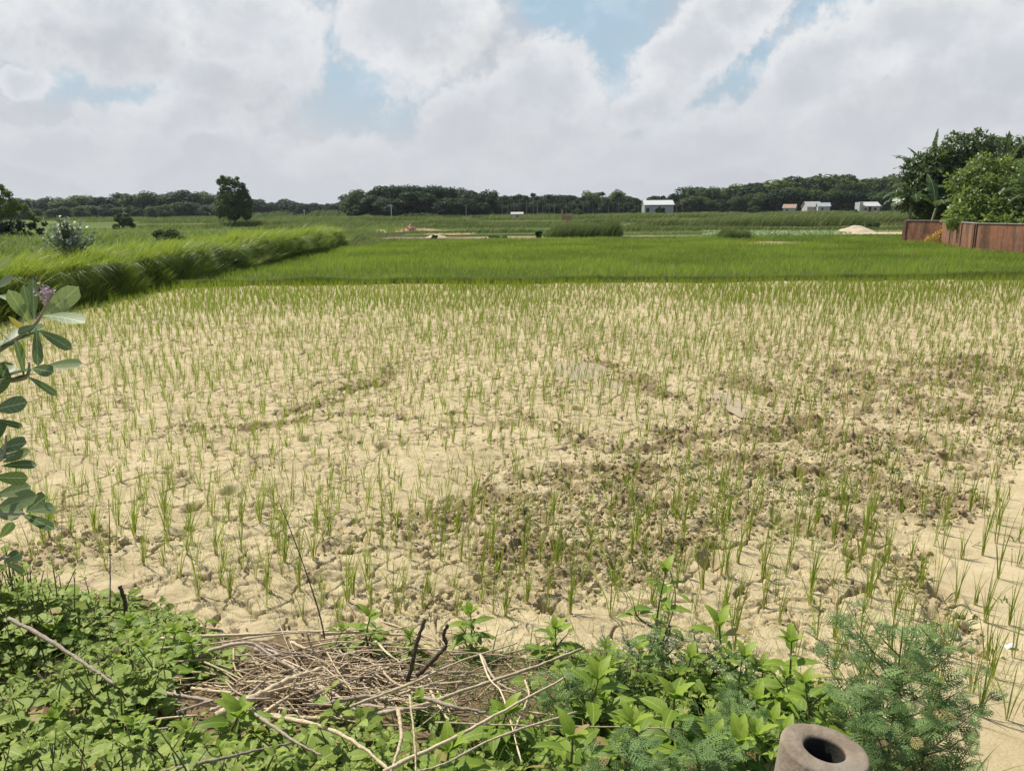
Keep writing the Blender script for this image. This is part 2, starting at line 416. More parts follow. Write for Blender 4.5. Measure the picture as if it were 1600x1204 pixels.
# ------------------------------------------------------------------ cracked mud field
r0 = np.geomspace(2.35, 27.75, 900)
tt = np.concatenate([np.linspace(-1.5, -.78, 60)[:-1], np.linspace(-.78, .78, 950), np.linspace(.78, 1.8, 80)[1:]])
TT, YY = np.meshgrid(tt, r0); XX = TT*YY
XX = np.clip(XX, -12.9, 60)
def seg_d(x, y, a, b):
    a = np.asarray(a); b = np.asarray(b); ab = b-a; L = (ab**2).sum()+1e-9
    u = np.clip(((x-a[0])*ab[0]+(y-a[1])*ab[1])/L, 0, 1)
    return np.hypot(x-a[0]-u*ab[0], y-a[1]-u*ab[1])
clod_px = [  # (px, py) -> (px, py), radius m, strength : trampled and tractor-turned bands seen in the field
 ((640,830),(800,770),.35,.9),((800,770),(960,700),.45,.9),((880,790),(1120,720),.9,1.),((820,860),(1020,830),.5,1.),((1010,800),(1330,700),.75,1.),((1150,660),(1420,700),1.1,.95),
 ((1180,600),(1420,640),1.1,.8),((1340,590),(1700,575),1.7,1.),((1460,640),(1680,680),1.2,1.),((1350,760),(1450,780),.55,.9),((900,920),(980,890),.35,.9),((1230,830),(1290,810),.4,.7),
 ((40,862),(170,850),.30,1.),((170,850),(270,850),.2,.9),((650,935),(780,900),.25,.7),((480,640),(640,572),.28,1.),((390,668),(480,662),.26,1.),((300,665),(660,652),.14,.9),
 ((820,670),(700,660),.1,.6),((940,565),(1030,612),.30,1.),((1160,540),(1270,562),.38,1.),((1030,612),(1160,655),.3,.6),((820,655),(930,690),.25,.8),((1440,860),(1480,985),.16,.7),
 ((1330,850),(1400,880),.2,.6),((560,830),(500,870),.15,.5),((880,540),(1000,520),.3,.35),((1300,540),(1600,540),1.2,.35),((1120,620),(980,740),.24,1.),((1090,660),(1180,650),.3,.6),
 ((330,700),(410,740),.1,.5),((720,690),(560,640),.1,.4)]
clod_seg = [(G(*a)[:2], G(*b)[:2], r, s) for a, b, r, s in clod_px]
def clodmask(x, y):
    wx = x+.25*fbm(x*1.7, y*1.7, 3, 90); wy = y+.4*fbm(x*1.7+9, y*1.7, 3, 91)
    m = np.zeros(np.shape(x))
    for a, b, r, s in clod_seg: m = np.maximum(m, s*ss(-seg_d(wx, wy, a, b), -r*1.25, -r*.35))
    return m
CM = clodmask(XX, YY)
CM = CM*(.25+.9*ss(fbm(XX*1.7, YY*2.2, 4, 93, .6), -.30, .25)); CM = np.clip(CM, 0, 1)
smoothz = np.maximum(ss(-seg_d(XX+.15*fbm(XX*2, YY*2, 2, 99), YY, G(1575, 740)[:2], G(1535, 1010)[:2]), -.75, -.4), ss(-seg_d(XX, YY, G(1590, 900)[:2], G(1570, 1190)[:2]), -.45, -.2))     # sheet of settled silt at the right
h = .05*fbm(XX*.45, YY*.45, 3, 100)+.013*fbm(XX*2.1, YY*2.1, 4, 101)*(1-.8*smoothz)+.009*fbm(XX*9, YY*12, 3, 102)*(1-.8*smoothz)-.03*np.clip(.12-np.abs(fbm(XX*2.6+4, YY*3.4, 4, 108)), 0, 1)/.12*(1-smoothz)*ss(fbm(XX*.9, YY*.9, 2, 109), -.2, .2)
plate = ss(fbm(XX*5.0, YY*7.5, 4, 104, .6), -.06, .10)                         # flaked, terraced crust
h = h+.011*plate*(1-smoothz)*ss(fbm(XX*.8, YY*.8, 2, 105), -.3, .2)
wx = XX+.13*fbm(XX*3, YY*3, 3, 110)+.03*fbm(XX*14, YY*14, 2, 112); wy = YY+.13*fbm(XX*3+5, YY*3, 3, 111)
f1, f2, cid = voro(wx*1.5, wy*2.0, 5); e = (f2-f1)/1.5
crk = ss(fbm(XX*.9, YY*.9, 3, 115), -.35, .0)*(1-smoothz)
far_w = np.clip(YY/8, .9, 2.4)
crack = ss(-e, -.021*far_w, -.006)*crk
f1b, f2b, cid2 = voro(wx*4.2+7, wy*5.2, 8); e2 = (f2b-f1b)/4.2
crack2 = ss(-e2, -.016*far_w, -.004)*ss(fbm(XX*1.3, YY*1.3, 3, 116), -.12, .2)*(1-smoothz)
h = h-.09*crack-.045*crack2+.008*(cid-.5)*crk
cl1, _, ci1 = voro((XX+.05*fbm(XX*9, YY*9, 2, 120))*7, (YY+.05*fbm(XX*9, YY*9, 2, 121))*7, 21)
cl2, _, ci2 = voro(XX*17+.5*fbm(XX*20, YY*20, 2, 124), YY*17, 22)
lump = .11*np.clip(.75-cl1, 0, 1)**.6*(ci1**1.5)+.07*np.clip(.75-cl2, 0, 1)*ci2
h = h+CM*(lump-.05+.06*fbm(XX*4, YY*4, 3, 123))
foot = 0
for px, py in ((1455,870),(1470,930),(1465,965),(1400,875),(1372,852),(360,770),(300,800),(285,745),(480,690),(1335,868),(1290,745),(1245,740),(1110,880),(860,950),(600,700),(905,640)):
    q = G(px, py); dd = np.hypot((XX-q[0])/.085, (YY-q[1])/.14)
    foot = foot-.06*ss(-dd, -1.0, -.45)+.02*np.exp(-((dd-1.25)/.25)**2)
h = h+foot
PUD = ((905, 578, .38, .6), (1137, 625, .13, .7), (955, 602, .2, .2))
for px, py, a, b in PUD:
    q = G(px, py); mm = ss(-(np.hypot((XX-q[0])/a, (YY-q[1])/b)+.7*fbm(XX*4, YY*3, 3, 140)), -1.35, -.75); h = h*(1-mm)-.016*mm
h = h*ss(YY, 2.3, 2.6)
edgez = ss(-(XX+12.3), -.6, .4)
h = h+edgez*.05
wet = ss(seg_d(XX, YY, G(60, 520)[:2], G(290, 437)[:2])*-1, -1.1, -.2)
damp_shade = np.clip(.68*ss(CM*(1.1+1.2*fbm(XX*6, YY*6, 3, 130)), .2, 1.2)+.75*np.clip(crack+crack2*.7, 0, 1)+.22*ss(fbm(XX*2.7, YY*3.5, 4, 131, .6), .12, .5)*(1-smoothz), 0, 1)  # darker trampled soil and blotches, plus shade painted into the cracks
mb = MB(); ny, nx = XX.shape; idx = np.arange(ny*nx).reshape(ny, nx)
Q = np.stack([idx[:-1, :-1], idx[:-1, 1:], idx[1:, 1:], idx[1:, :-1]], -1).reshape(-1, 4)
keep = ~((XX[:-1, :-1].ravel() <= -12.89) & (XX[:-1, 1:].ravel() <= -12.89)) & ~((XX[:-1, :-1].ravel() >= 59.9))
A = np.stack([damp_shade, CM, wet], -1).reshape(-1, 3)
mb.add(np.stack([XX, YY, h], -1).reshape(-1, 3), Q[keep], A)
m_, t = mat('dry_mud')
pos = t.n.new('ShaderNodeNewGeometry').outputs['Position']; dm, cm, wt = t.sep(attr(t).outputs['Vector'])
n1 = t.noise(pos, 1.1, 5, .6); n2 = t.noise(pos, 9, 7, .65); n3 = t.noise(pos, 55, 5, .65); n4 = t.noise(pos, 230, 3, .6)
c = t.mix(t.step(n1, .3, .7), (.475, .39, .235), (.58, .485, .305))
c = t.mix(t.step(n2, .42, .72, 0, .55), c, (.39, .30, .17))
c = t.mix(t.step(n3, .5, .8, 0, .35), c, (.68, .57, .37))
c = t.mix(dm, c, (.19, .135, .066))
c = t.mix(t.math('MULTIPLY', wt, .6), c, (.30, .27, .09))
bh = t.math('ADD', t.math('MULTIPLY', n2, .6), t.math('ADD', t.math('MULTIPLY', n3, .35), t.math('MULTIPLY', n4, .12)))
rough = t.step(wt, 0, 1, .92, .75)
p = princ(t, c, rough, .15, bump(t, bh, .75, .03)); t.l.new(p.outputs[0], t.out.inputs[0])
MUD = m_
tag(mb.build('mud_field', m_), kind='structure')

def mudz(x, y):      # nearest grid height
    r = np.clip(np.round((np.log(y)-math.log(2.35))/(math.log(27.75)-math.log(2.35))*899), 0, 899).astype(int)
    c_ = np.clip(np.searchsorted(tt, x/y), 0, len(tt)-1)
    return h[r, c_]
# loose clods: nobody could count them
def lump_t(seed, sub=2):
    import bmesh
    b = bmesh.new(); bmesh.ops.create_icosphere(b, subdivisions=sub, radius=1)
    V = np.array([v.co[:] for v in b.verts]); Fc = np.array([[v.index for v in f.verts] for f in b.faces]); b.free()
    r = np.random.default_rng(seed); d = r.normal(size=(9, 3)); d = norm(d)
    for k in range(9): V = V-np.clip(V@d[k]-r.uniform(.45, .8), 0, 1)[:, None]*d[k]*.9
    V *= 1+.12*r.normal(size=(len(V), 1))
    return V, [Fc], np.zeros((len(V), 2))
lumps = [lump_t(s, 2) for s in range(5)]
mb = MB()
Np = 130000
yy = np.exp(rng.uniform(math.log(3.4), math.log(19), Np)); xx = rng.uniform(-.75, .8, Np)*yy
pr = clodmask(xx, yy)
k = rng.random(Np) < pr*.24+.001
xx = xx[k]; yy = yy[k]
sz = rng.uniform(.007, .022, len(xx))*(1+1.5*(rng.random(len(xx))**6))
for i in range(5):
    s_ = np.arange(len(xx)) % 5 == i
    n = s_.sum(); M = basis(rand_unit(n), rand_unit(n))
    P = np.stack([xx[s_], yy[s_], mudz(xx[s_], yy[s_])+sz[s_]*.3], -1)
    scatter(mb, lumps[i], M, P, sz[s_][:, None]*rng.uniform(.6, 1.2, (n, 3)), rng.random(n)*0)
for a in mb.A: a[:, 0] = rng.uniform(0, .35); a[:, 1] = 0
tag(mb.build('soil_clods', MUD, smooth=False), 'crumbled brown soil clods scattered over the trampled bands of the mud field', 'soil clods', kind='stuff')
# shallow water left in the ruts
m_, t = mat('puddle_water')
pos = t.n.new('ShaderNodeNewGeometry').outputs['Position']
p = princ(t, t.mix(t.noise(pos, 4, 3), (.46, .375, .25), (.40, .32, .21)), .42, .35); t.l.new(p.outputs[0], t.out.inputs[0])
mb = MB()
for (px, py, a, b) in PUD:
    q = G(px, py); n = 40; a *= 1.25; b *= 1.25; th = np.linspace(0, 2*np.pi, n, endpoint=False)
    rr = 1+.2*fbm(np.cos(th)*1.6+px, np.sin(th)*1.6, 3, 5)
    V = np.stack([q[0]+a*rr*np.cos(th), q[1]+b*rr*np.sin(th), np.full(n, .032)], -1)
    V[:, 2] = -.006
    mb.add(V, np.array([range(n)]))
tag(mb.build('puddle_water', m_), kind='structure')

# ------------------------------------------------------------------ rice seedlings
RICE = leaf_mat('rice_blade', (.10, .165, .018), (.33, .39, .055), trans=.45, rough=.55, base=(.45, .38, .15), tcol=(.36, .52, .03), spec=.15)
def rice_hill(seed, vig=1.0):
    r = np.random.default_rng(seed); n = r.integers(6, 13)
    mb = MB(); P = np.stack([r.normal(0, .007, n), r.normal(0, .007, n), np.full(n, -.01)], -1)
    H = vig*r.uniform(.22, .46, n); blades(mb, P, H, r.uniform(.0045, .0075, n), r.uniform(-.9, 1.2, n)+np.where(r.random(n) < .3, math.pi, 0), r.uniform(.0, .14, n), r.uniform(0, .16, n)+.5*r.random(n)**6, r.uniform(0, .08, n), 4, r.uniform(.1, 1, n))
    k = r.integers(1, 4)       # withered outer leaves
    return mb
hill_me = []
for s in range(14):
    o = rice_hill(500+s, [1.1, .85, .7][s % 3]).build('rice_seedling', RICE); hill_me.append(o.data); bpy.data.objects.remove(o)
gy = np.arange(2.9, 27.5, .195); rowsP = []
for j, y0 in enumerate(gy):
    x0 = np.arange(-12.2, 27.5*.95, .185)
    x = x0+rng.normal(0, .04, len(x0))+(j % 2)*.09+.5*fbm(np.full(len(x0), y0*.2), x0*.1, 2, 60); y = y0+rng.normal(0, .03, len(x0))+.25*fbm(x0*.25, np.full(len(x0), y0*.1), 2, 61)
    rowsP.append(np.stack([x, y], -1))
HP = np.concatenate(rowsP)
edge_ok = (HP[:, 1] > toe(HP[:, 0])+.18+.1*rng.random(len(HP))) & (HP[:, 0] < HP[:, 1]*1.05+2) & (HP[:, 0] > -12.0)
HP = HP[edge_ok]
vig = ss(fbm(HP[:, 0]*.5, HP[:, 1]*.5, 3, 200), -.5, .5)
keep = rng.random(len(HP)) < np.interp(HP[:, 1], [3, 9, 18, 27], [.72, .80, .90, 1.])*np.interp(vig, [0, 1], [.92, 1.0])
sq = seg_d(HP[:, 0], HP[:, 1], G(1570, 740)[:2], G(1530, 960)[:2]) < .28
keep &= ~(sq & (rng.random(len(HP)) < .45))
HP = HP[keep]; vig = vig[keep]
# hills inside the picture, nearest first: 300 of them are things of their own
rel = np.stack([HP[:, 0], HP[:, 1], np.full(len(HP), .1)], -1)-CAM
dz = rel@fw; u = 800+F*(rel@rt)/dz; v = 602-F*(rel@up)/dz
inf = (u > 5) & (u < 1595) & (v < 1200)
order = np.argsort(np.where(inf, HP[:, 1], 1e9)); near = order[:300]; isnear = np.zeros(len(HP), bool); isnear[near] = True
cmn = clodmask(HP[:, 0], HP[:, 1])
for i in near:
    x, y = HP[i]; o = bpy.data.objects.new('rice_seedling', hill_me[int(rng.integers(14))]); COL.objects.link(o)
    o.location = (x, y, float(mudz(x, y))); o.rotation_euler = (0, 0, rng.uniform(-.5, .5)); s = rng.uniform(.75, 1.2); o.scale = (s, s, s*rng.uniform(.9, 1.15))
    if cmn[i] > .35: tag(o, 'yellow-green rice seedling standing among broken brown clods of the trampled mud', 'rice seedling', 'near rice seedlings among the clods')
    elif u[i] > 1380: tag(o, 'yellow-green rice seedling on the smooth silt at the right edge of the near mud', 'rice seedling', 'near rice seedlings on the smooth silt at right')
    elif u[i] < 560: tag(o, 'yellow-green rice seedling on cracked pale mud near the left weeds', 'rice seedling', 'near rice seedlings on the left cracked mud')
    else: tag(o, 'yellow-green rice seedling on pale mud just beyond the twig pile and upright weeds', 'rice seedling', 'near rice seedlings in the middle of the mud')
Q_ = HP[~isnear]; vg = vig[~isnear]; yq = Q_[:, 1]
mb = MB(); nb = rng.integers(4, 9, len(Q_))+(yq > 20)*2
iq = np.repeat(np.arange(len(Q_)), nb); n = len(iq)
P = np.stack([Q_[iq, 0]+rng.normal(0, .014, n), Q_[iq, 1]+rng.normal(0, .014, n), mudz(Q_[iq, 0], yq[iq])-.008], -1)
hh = (rng.uniform(.65, 1.2, len(Q_)))[iq]*rng.uniform(.19, .40, n)*np.interp(yq[iq], [3, 12, 27], [1.05, .90, .90])*(.75+.4*vg[iq])
sway = np.where(rng.random(n) < .68, rng.uniform(-.7, .7, n), rng.uniform(2.4, 3.8, n))
blades(mb, P, hh, rng.uniform(.0052, .0088, n)*np.interp(yq[iq], [5, 12, 20, 27], [1, 1.0, 1.2, 1.4]), sway, rng.uniform(0, .15, n), rng.uniform(0, .18, n), rng.uniform(0, .08, n), 3, np.clip(rng.uniform(.0, 1, n)*(1.15-.45*vg[iq]), 0, 1))
tag(mb.build('rice_seedlings', RICE), 'thin yellow-green rice seedlings filling the rest of the mud field to the green paddy', 'rice seedlings', kind='stuff')
# thin sprouts between the hills, dark low weeds in the trampled ground
mb = MB(); n = 26000
yy = np.exp(rng.uniform(math.log(3.6), math.log(26.5), n)); xx = rng.uniform(-.75, .85, n)*yy
k = (xx > -12) & (yy > toe(xx)+.1) & (seg_d(xx, yy, G(1570, 740)[:2], G(1530, 960)[:2]) > .3); xx = xx[k]; yy = yy[k]; n = len(xx)
blades(mb, np.stack([xx, yy, mudz(xx, yy)-.005], -1), rng.uniform(.03, .17, n), rng.uniform(.002, .0045, n), rng.uniform(0, 6.28, n), rng.uniform(0, .6, n), rng.uniform(0, .6, n), 0.1, 2, rng.random(n))
tag(mb.build('mud_sprouts', RICE), 'fine pale sprouts between the rice seedlings', 'sprouts', kind='stuff')
DKG = leaf_mat('low_weed', (.06, .11, .022), (.14, .21, .045), trans=.3)
mb = MB(); n = 42000
yy = np.exp(rng.uniform(math.log(4.2), math.log(24), n)); xx = rng.uniform(-.6, .85, n)*yy
wm = clodmask(xx, yy)*ss(fbm(xx*1.1, yy*1.1, 3, 210), .0, .4)*ss(xx/yy, -.15, .35)
wm = np.maximum(wm, .8*ss(-seg_d(xx, yy, G(1280, 590)[:2], G(1640, 600)[:2]), -1.6, -.3)*ss(fbm(xx*1.3, yy*1.3, 3, 211), -.2, .3))
wm = np.maximum(wm, .5*ss(yy, 17, 23)*ss(fbm(xx*.5, yy*.7, 3, 212), 0, .35))
k = (rng.random(n) < wm*.22+.003) & (xx > -12) & (yy > toe(xx)); xx = xx[k]; yy = yy[k]; n = len(xx)
iq = np.repeat(np.arange(n), 5); n = len(iq)
blades(mb, np.stack([xx[iq]+rng.normal(0, .02, n), yy[iq]+rng.normal(0, .02, n), mudz(xx[iq], yy[iq])-.003], -1), rng.uniform(.025, .09, n), rng.uniform(.008, .018, n), rng.uniform(0, 6.28, n), rng.uniform(.2, 1., n), rng.uniform(0, .8, n), .3, 2, rng.random(n))
tag(mb.build('low_weeds', DKG), 'dark green low weeds among the clods at the right of the mud field', 'low weeds', kind='stuff')
# ------------------------------------------------------------------ green paddy behind the bund
PADDY = leaf_mat('paddy_blade', (.11, .20, .022), (.35, .46, .065), trans=.45, rough=.5, tcol=(.36, .50, .05))
mb = MB(); n = 62000
yy = 28.6+(rng.random(n)**.8)*(69-28.6); xx = -12.2+rng.random(n)*(yy*.86+12.2+6)
hv = rng.uniform(-.35, .35, n); iq = np.repeat(np.arange(n), 5); n = len(iq); hv = hv[iq]; xx = xx[iq]+rng.normal(0, .035, n); yy = yy[iq]+rng.normal(0, .035, n)
nn = fbm(xx*.25, yy*.25, 3, 300)
sand = ss(seg_d(xx, yy, G(1195, 382)[:2], G(1235, 378)[:2])*-1, -2.6, -1.2)
k = rng.random(n) < (1-.9*sand); xx, yy, nn, hv = xx[k], yy[k], nn[k], hv[k]; n = len(xx)
blades(mb, np.stack([xx, yy, T(xx, yy)], -1), rng.uniform(.16, .34, n)*(1+.5*nn), rng.uniform(.009, .017, n)*np.interp(yy, [28, 68], [1, 1.8]), rng.uniform(0, 6.28, n), rng.uniform(0, .35, n), rng.uniform(0, .5, n), .12, 2, np.clip(rng.uniform(0, 1, n)**1.6*.8+nn*1.2+hv+.12-.25*ss(yy, 50, 66), 0, 1))
tag(mb.build('green_paddy', PADDY), 'dense bright green young rice covering the paddy beyond the low bund', 'rice paddy', kind='stuff')
BUNDG = leaf_mat('bund_grass', (.06, .105, .016), (.19, .27, .04), trans=.35, rough=.6)
mb = MB(); n = 60000
xx = rng.uniform(-12.2, 30, n); yy = 27.92+rng.normal(0, .22, n)+.30*fbm(xx*.22, xx*0, 3, 3)
nn = ss(fbm(xx*.35, yy*0, 3, 310), -.2, .5)
extra = np.exp(-((xx+7.1)/.9)**2)
blades(mb, np.stack([xx, yy, T(xx, yy)], -1), rng.uniform(.06, .2, n)*(.6+.8*nn+1.3*extra), rng.uniform(.008, .016, n), rng.uniform(0, 6.28, n), rng.uniform(0, .6, n), rng.uniform(0, .7, n), .3, 2, np.clip(rng.random(n)*.9, 0, 1))
tag(mb.build('bund_grass', BUNDG), 'short darker grass along the low bund between mud field and green paddy', 'grass', kind='stuff')

# ------------------------------------------------------------------ tall grass on the left bank
BANKG = leaf_mat('bank_grass', (.075, .14, .02), (.27, .37, .055), trans=.45, rough=.42, spec=.4, tcol=(.42, .52, .05), fine=4)
mb = MB(); n = 100000
yy = 9+(rng.random(n)**1.1)*(58-9); xx = -12.15-rng.random(n)**1.4*4.2-.35*fbm(yy*.25, yy*0, 2, 11)
nn = fbm(xx*1.3, yy*.9, 4, 320, .65)
hh = rng.uniform(.40, .95, n)*(.80+.8*nn)*np.interp(yy, [9, 30, 50, 59], [.85, .95, 1.3, 1.0])
lean = rng.normal(0, .45, n)-.2+1.4*fbm(xx*.9, yy*.8, 2, 325)
blades(mb, np.stack([xx, yy, T(xx, yy)-.02], -1), hh, rng.uniform(.010, .028, n)*np.interp(yy, [9, 55], [1, 1.8]), lean, rng.uniform(.0, .35, n), rng.uniform(.15, 1.0, n), rng.uniform(.05, .6, n), 5, np.clip(rng.random(n)*.65+nn*1.1+.15, 0, 1))
# overhanging skirt down the bank's side
n = 36000; yy = 9+rng.random(n)*49; xx = -12.62-np.abs(rng.normal(0, .18, n))-.35*fbm(yy*.25, yy*0, 2, 11)-.12*fbm(yy*1.5, yy*0, 2, 12); nn = fbm(xx*.8, yy*1.1, 3, 321, .65)
blades(mb, np.stack([xx, yy, T(xx, yy)-.02], -1), rng.uniform(.45, .95, n)*np.interp(yy, [9, 30, 50, 56], [.8, 1., 1.2, .9]), rng.uniform(.010, .024, n)*np.interp(yy, [9, 55], [1, 1.8]), rng.normal(-.25, .4, n)+1.5*fbm(yy*.8, yy*0, 2, 326), rng.uniform(.2, .5, n), rng.uniform(.3, .7, n), rng.uniform(.9, 1.6, n)+.3*nn, 5, np.clip(rng.random(n)*.6+nn*.9+.05, 0, 1))
tag(mb.build('bank_grass', BANKG), 'long bright green grass combed over the edge of the left bank', 'tall grass', kind='stuff')
PLATG = leaf_mat('plateau_weeds', (.06, .11, .02), (.21, .30, .055), trans=.4, rough=.55, fine=2)
mb = MB(); n = 120000
yy = 14+(rng.random(n)**1.5)*110; xx = -15.2-rng.random(n)*(yy*.72-6)
k = (xx < -14.8); xx, yy = xx[k], yy[k]; n = len(xx)
nn = fbm(xx*.3, yy*.2, 4, 330, .65)
blades(mb, np.stack([xx, yy, T(xx, yy)-.02], -1), rng.uniform(.2, .6, n)*(1+1.1*nn)*np.interp(yy, [14, 60, 120], [1, 1.1, 1.3]), rng.uniform(.012, .03, n)*np.interp(yy, [14, 100], [1, 2.6]), rng.uniform(0, 6.28, n), rng.uniform(0, .5, n), rng.uniform(0, .8, n), .3, 3, np.clip(.5+nn*.9+rng.normal(0, .25, n), 0, 1))
tag(mb.build('plateau_weeds', PLATG), 'mixed green weeds and grass covering the raised ground behind the left bank', 'weeds', kind='stuff')

# ------------------------------------------------------------------ grass strips of the middle distance
FARG = leaf_mat('field_grass', (.042, .080, .018), (.165, .225, .055), trans=.3, rough=.7, fine=.6)
mb = MB()
def strip(x0, x1, y0, wy, h0, dens, tint, wd=.05, s=0):
    dry_ = .45 if tint >= .9 else (.03 if tint < .2 else .12)
    n = int((x1-x0)*dens); x = rng.uniform(x0, x1, n); y = y0+2.5*fbm(x*.03, x*0, 2, 40+s)*(s > 0)+rng.normal(0, wy, n)
    nn = ss(fbm(x*.09+s, y*.1, 3, 350+s), -.35, .4)
    en = np.clip(np.minimum(x-x0, x1-x)/3.0, .15, 1)
    blades(mb, np.stack([x, y, T(x, y)-.03], -1), h0*rng.uniform(.45, 1.1, n)*(.35+.85*nn)*en, rng.uniform(.6, 1.3, n)*wd, rng.uniform(-.8, 1, n), rng.uniform(0, .4, n), rng.uniform(.1, .7, n), .25, 3, np.clip(tint+rng.normal(0, .16, n)+.5*(nn-.5), 0, 1), dry=dry_)
strip(14, 60, 70.5, .8, .38, 110, .35, .035, 1)
strip(-14, 40, 86, 1.5, .30, 200, .45, .04); strip(-14, 60, 93, 1.2, .9, 170, .3, .05, 2)
strip(14, 44, 100, 1.2, .9, 160, .35, .06); strip(16, 90, 117, 1.6, 1.9, 330, .42, .06, 3); strip(-40, 18, 118, 1.5, .9, 150, .5, .06, 3)
strip(-60, 120, 150, 2, 1.3, 180, .55, .08, 4); strip(-16, 10, 127, 5, .5, 160, .9, .07); strip(20, 90, 107, 4, .35, 130, .6, .06)
strip(-90, 180, 190, 2.5, 1.5, 130, .45, .1, 5); strip(-120, 220, 225, 8, 1.2, 130, .4, .12); strip(-150, 260, 258, 5, 1.3, 90, .25, .14)
strip(-13.2, -9.5, 60, 2.5, 1.3, 1500, .7, .03); strip(-16, -11.8, 70, 4, 1.5, 900, .6, .03); strip(-24, -13, 84, 4, 1.5, 500, .6, .04)
strip(18, 60, 76, 1.5, .3, 300, .95, .04); strip(-12, 10, 85, .8, .6, 300, .1, .04); strip(0, 60, 88, 2, .3, 250, 1., .04); strip(-16, 60, 103, 2.5, .35, 200, .95, .05); strip(10, 90, 131, 4, .4, 160, 1., .07); strip(-50, 20, 142, 1, .9, 150, .05, .07); strip(-60, 140, 168, 5, .5, 130, .95, .08); strip(-70, 150, 207, 3, .6, 110, .9, .1); strip(-70, -16, 135, 4, 1.3, 130, .35, .08)
strip(-14, 45, 69.3, .5, .32, 160, .18, .03)
strip(-330, -15, 372, 8, 3.6, 40, .1, .6); strip(-60, 330, 322, 6, 3.0, 40, .1, .6); strip(-330, -90, 300, 5, 2.2, 40, .15, .5)
tag(mb.build('field_grass', FARG), 'strips of field grass and crops receding to the tree line', 'grass', kind='stuff')
def clump(name, label, x0, x1, y0, wy, h0, n, tint, m_=None, cat='grass clump', shape=True):
    r = MB(); x = rng.uniform(x0, x1, n); y = y0+rng.normal(0, wy, n); xm = (x0+x1)/2
    pr = np.clip(1-np.abs((x-xm)/((x1-x0)/2))**8, .35, 1)*(.75+.4*ss(fbm(x*.5+n, x*0, 3, 9), -.4, .4)) if shape else 1
    blades(r, np.stack([x, y, T(x, y)-.03], -1), h0*rng.uniform(.7, 1.1, n)*pr, rng.uniform(.02, .045, n), rng.uniform(-.9, .6, n), rng.uniform(0, .25, n), rng.uniform(.1, .6, n), .2, 3, np.clip(tint+rng.normal(0, .12, n)+.3*fbm(x*.6, y, 2, 3), 0, 1))
    return tag(r.build(name, m_ or FARG, origin=(xm, y0, 0)), label, cat)
a = G(850, 371); b = G(975, 371)
o = clump('grass_clump', 'broad grey-green clump of tall reed grass in the fields, left of the pale shed', a[0], b[0], a[1]+1.2, .9, 2.0, 15000, .25); o.location = ((a[0]+b[0])/2, a[1]+1.2, 0)
a = G(1122, 374); b = G(1172, 374)
o = clump('grass_clump', 'small rounded grass clump beside the pale leafy ground cover', a[0], b[0], a[1], .6, 1.05, 4500, .4); o.location = ((a[0]+b[0])/2, a[1], 0)
# broad pale leaves (taro-like) by the sand path
LF = leaf(1, .8, 'heart', 4, .15, .5)
CREEP = leaf_mat('pale_broadleaf', (.16, .24, .08), (.34, .44, .20), trans=.3, rough=.5, fine=3)
mb = MB(); n = 7000; a = G(1165, 376); b = G(1400, 371)
uu = rng.random(n); x = a[0]+(b[0]-a[0])*uu; y = 74+uu*6+rng.uniform(-3.5, 7, n)*(1-.4*uu)
k = rng.random(n) < np.interp(uu, [0, .25, 1], [1, .8, .25]); x, y, uu = x[k], y[k], uu[k]; n = len(x)
d = norm(np.stack([rng.normal(size=n), rng.normal(size=n), rng.uniform(-.3, .6, n)], -1)); nn = norm(np.stack([rng.normal(0, .5, n), rng.normal(0, .5, n)-.3, np.ones(n)], -1))
scatter(mb, LF, basis(d, nn), np.stack([x, y, T(x, y)+rng.uniform(.05, .5, n)*np.interp(uu, [0, 1], [1, .5])], -1), rng.uniform(.12, .3, n), rng.random(n))
tag(mb.build('broadleaf_cover', CREEP), 'pale green broad-leaved ground cover beside the sandy path', 'ground cover', kind='stuff')

# ------------------------------------------------------------------ trees
BARK = bark_mat('bark', (.10, .08, .06), (.22, .19, .15), 6)
def crown_mat(name, lo, hi, trans=.38): return leaf_mat(name, lo, hi, trans=trans, rough=.6, fine=.5, spec=.2)
CR_D = crown_mat('crown_dark', (.018, .042, .018), (.05, .092, .03))
CR_M = crown_mat('crown_mid', (.04, .075, .02), (.11, .16, .04))
CR_L = crown_mat('crown_light', (.07, .115, .025), (.18, .24, .055))
quad = (np.array([(-.5, -.35, 0), (0, -.5, .06), (.5, -.1, 0), (.1, .5, .05), (-.45, .3, 0)]), [np.array([(0, 1, 2, 3, 4)])], np.array([(0, 0), (.5, 0), (1, .3), (.5, 1), (0, .7)]))
def crown(seed, rx, rz, zc, nl=16, nf=2600, fs=.42, flat=.75, top=1.0):
    r = np.random.default_rng(seed); mb = MB()
    for i in range(nl):
        th = r.uniform(0, 6.283); q = r.random()**.5; e = r.uniform(-.85, 1.)
        ce = np.array([rx*.68*q*math.cos(th)*math.sqrt(max(0, 1-e*e*.7)), rx*.68*q*math.sin(th)*math.sqrt(max(0, 1-e*e*.7)), zc+rz*.68*e])
        lr = r.uniform(.24, .42)*rx; n = int(nf/nl*(lr/(rx*.33))**2)
        v = r.normal(size=(n, 3)); v = norm(v); rad = lr*r.uniform(.45, 1.08, n)**.5
        P = ce+v*rad[:, None]*np.array([1, 1, flat*rz/rx*1.1 if rz < rx else 1.0])
        nr = norm(v+r.normal(0, .55, (n, 3))+np.array([0, 0, .35])); d = norm(np.cross(nr, r.normal(size=(n, 3))))
        scatter(mb, quad, basis(d, nr), P, r.uniform(.55, 1.35, n)*fs, np.clip(r.uniform(.1, .6)+r.normal(0, .2, n), 0, 1))
    return mb
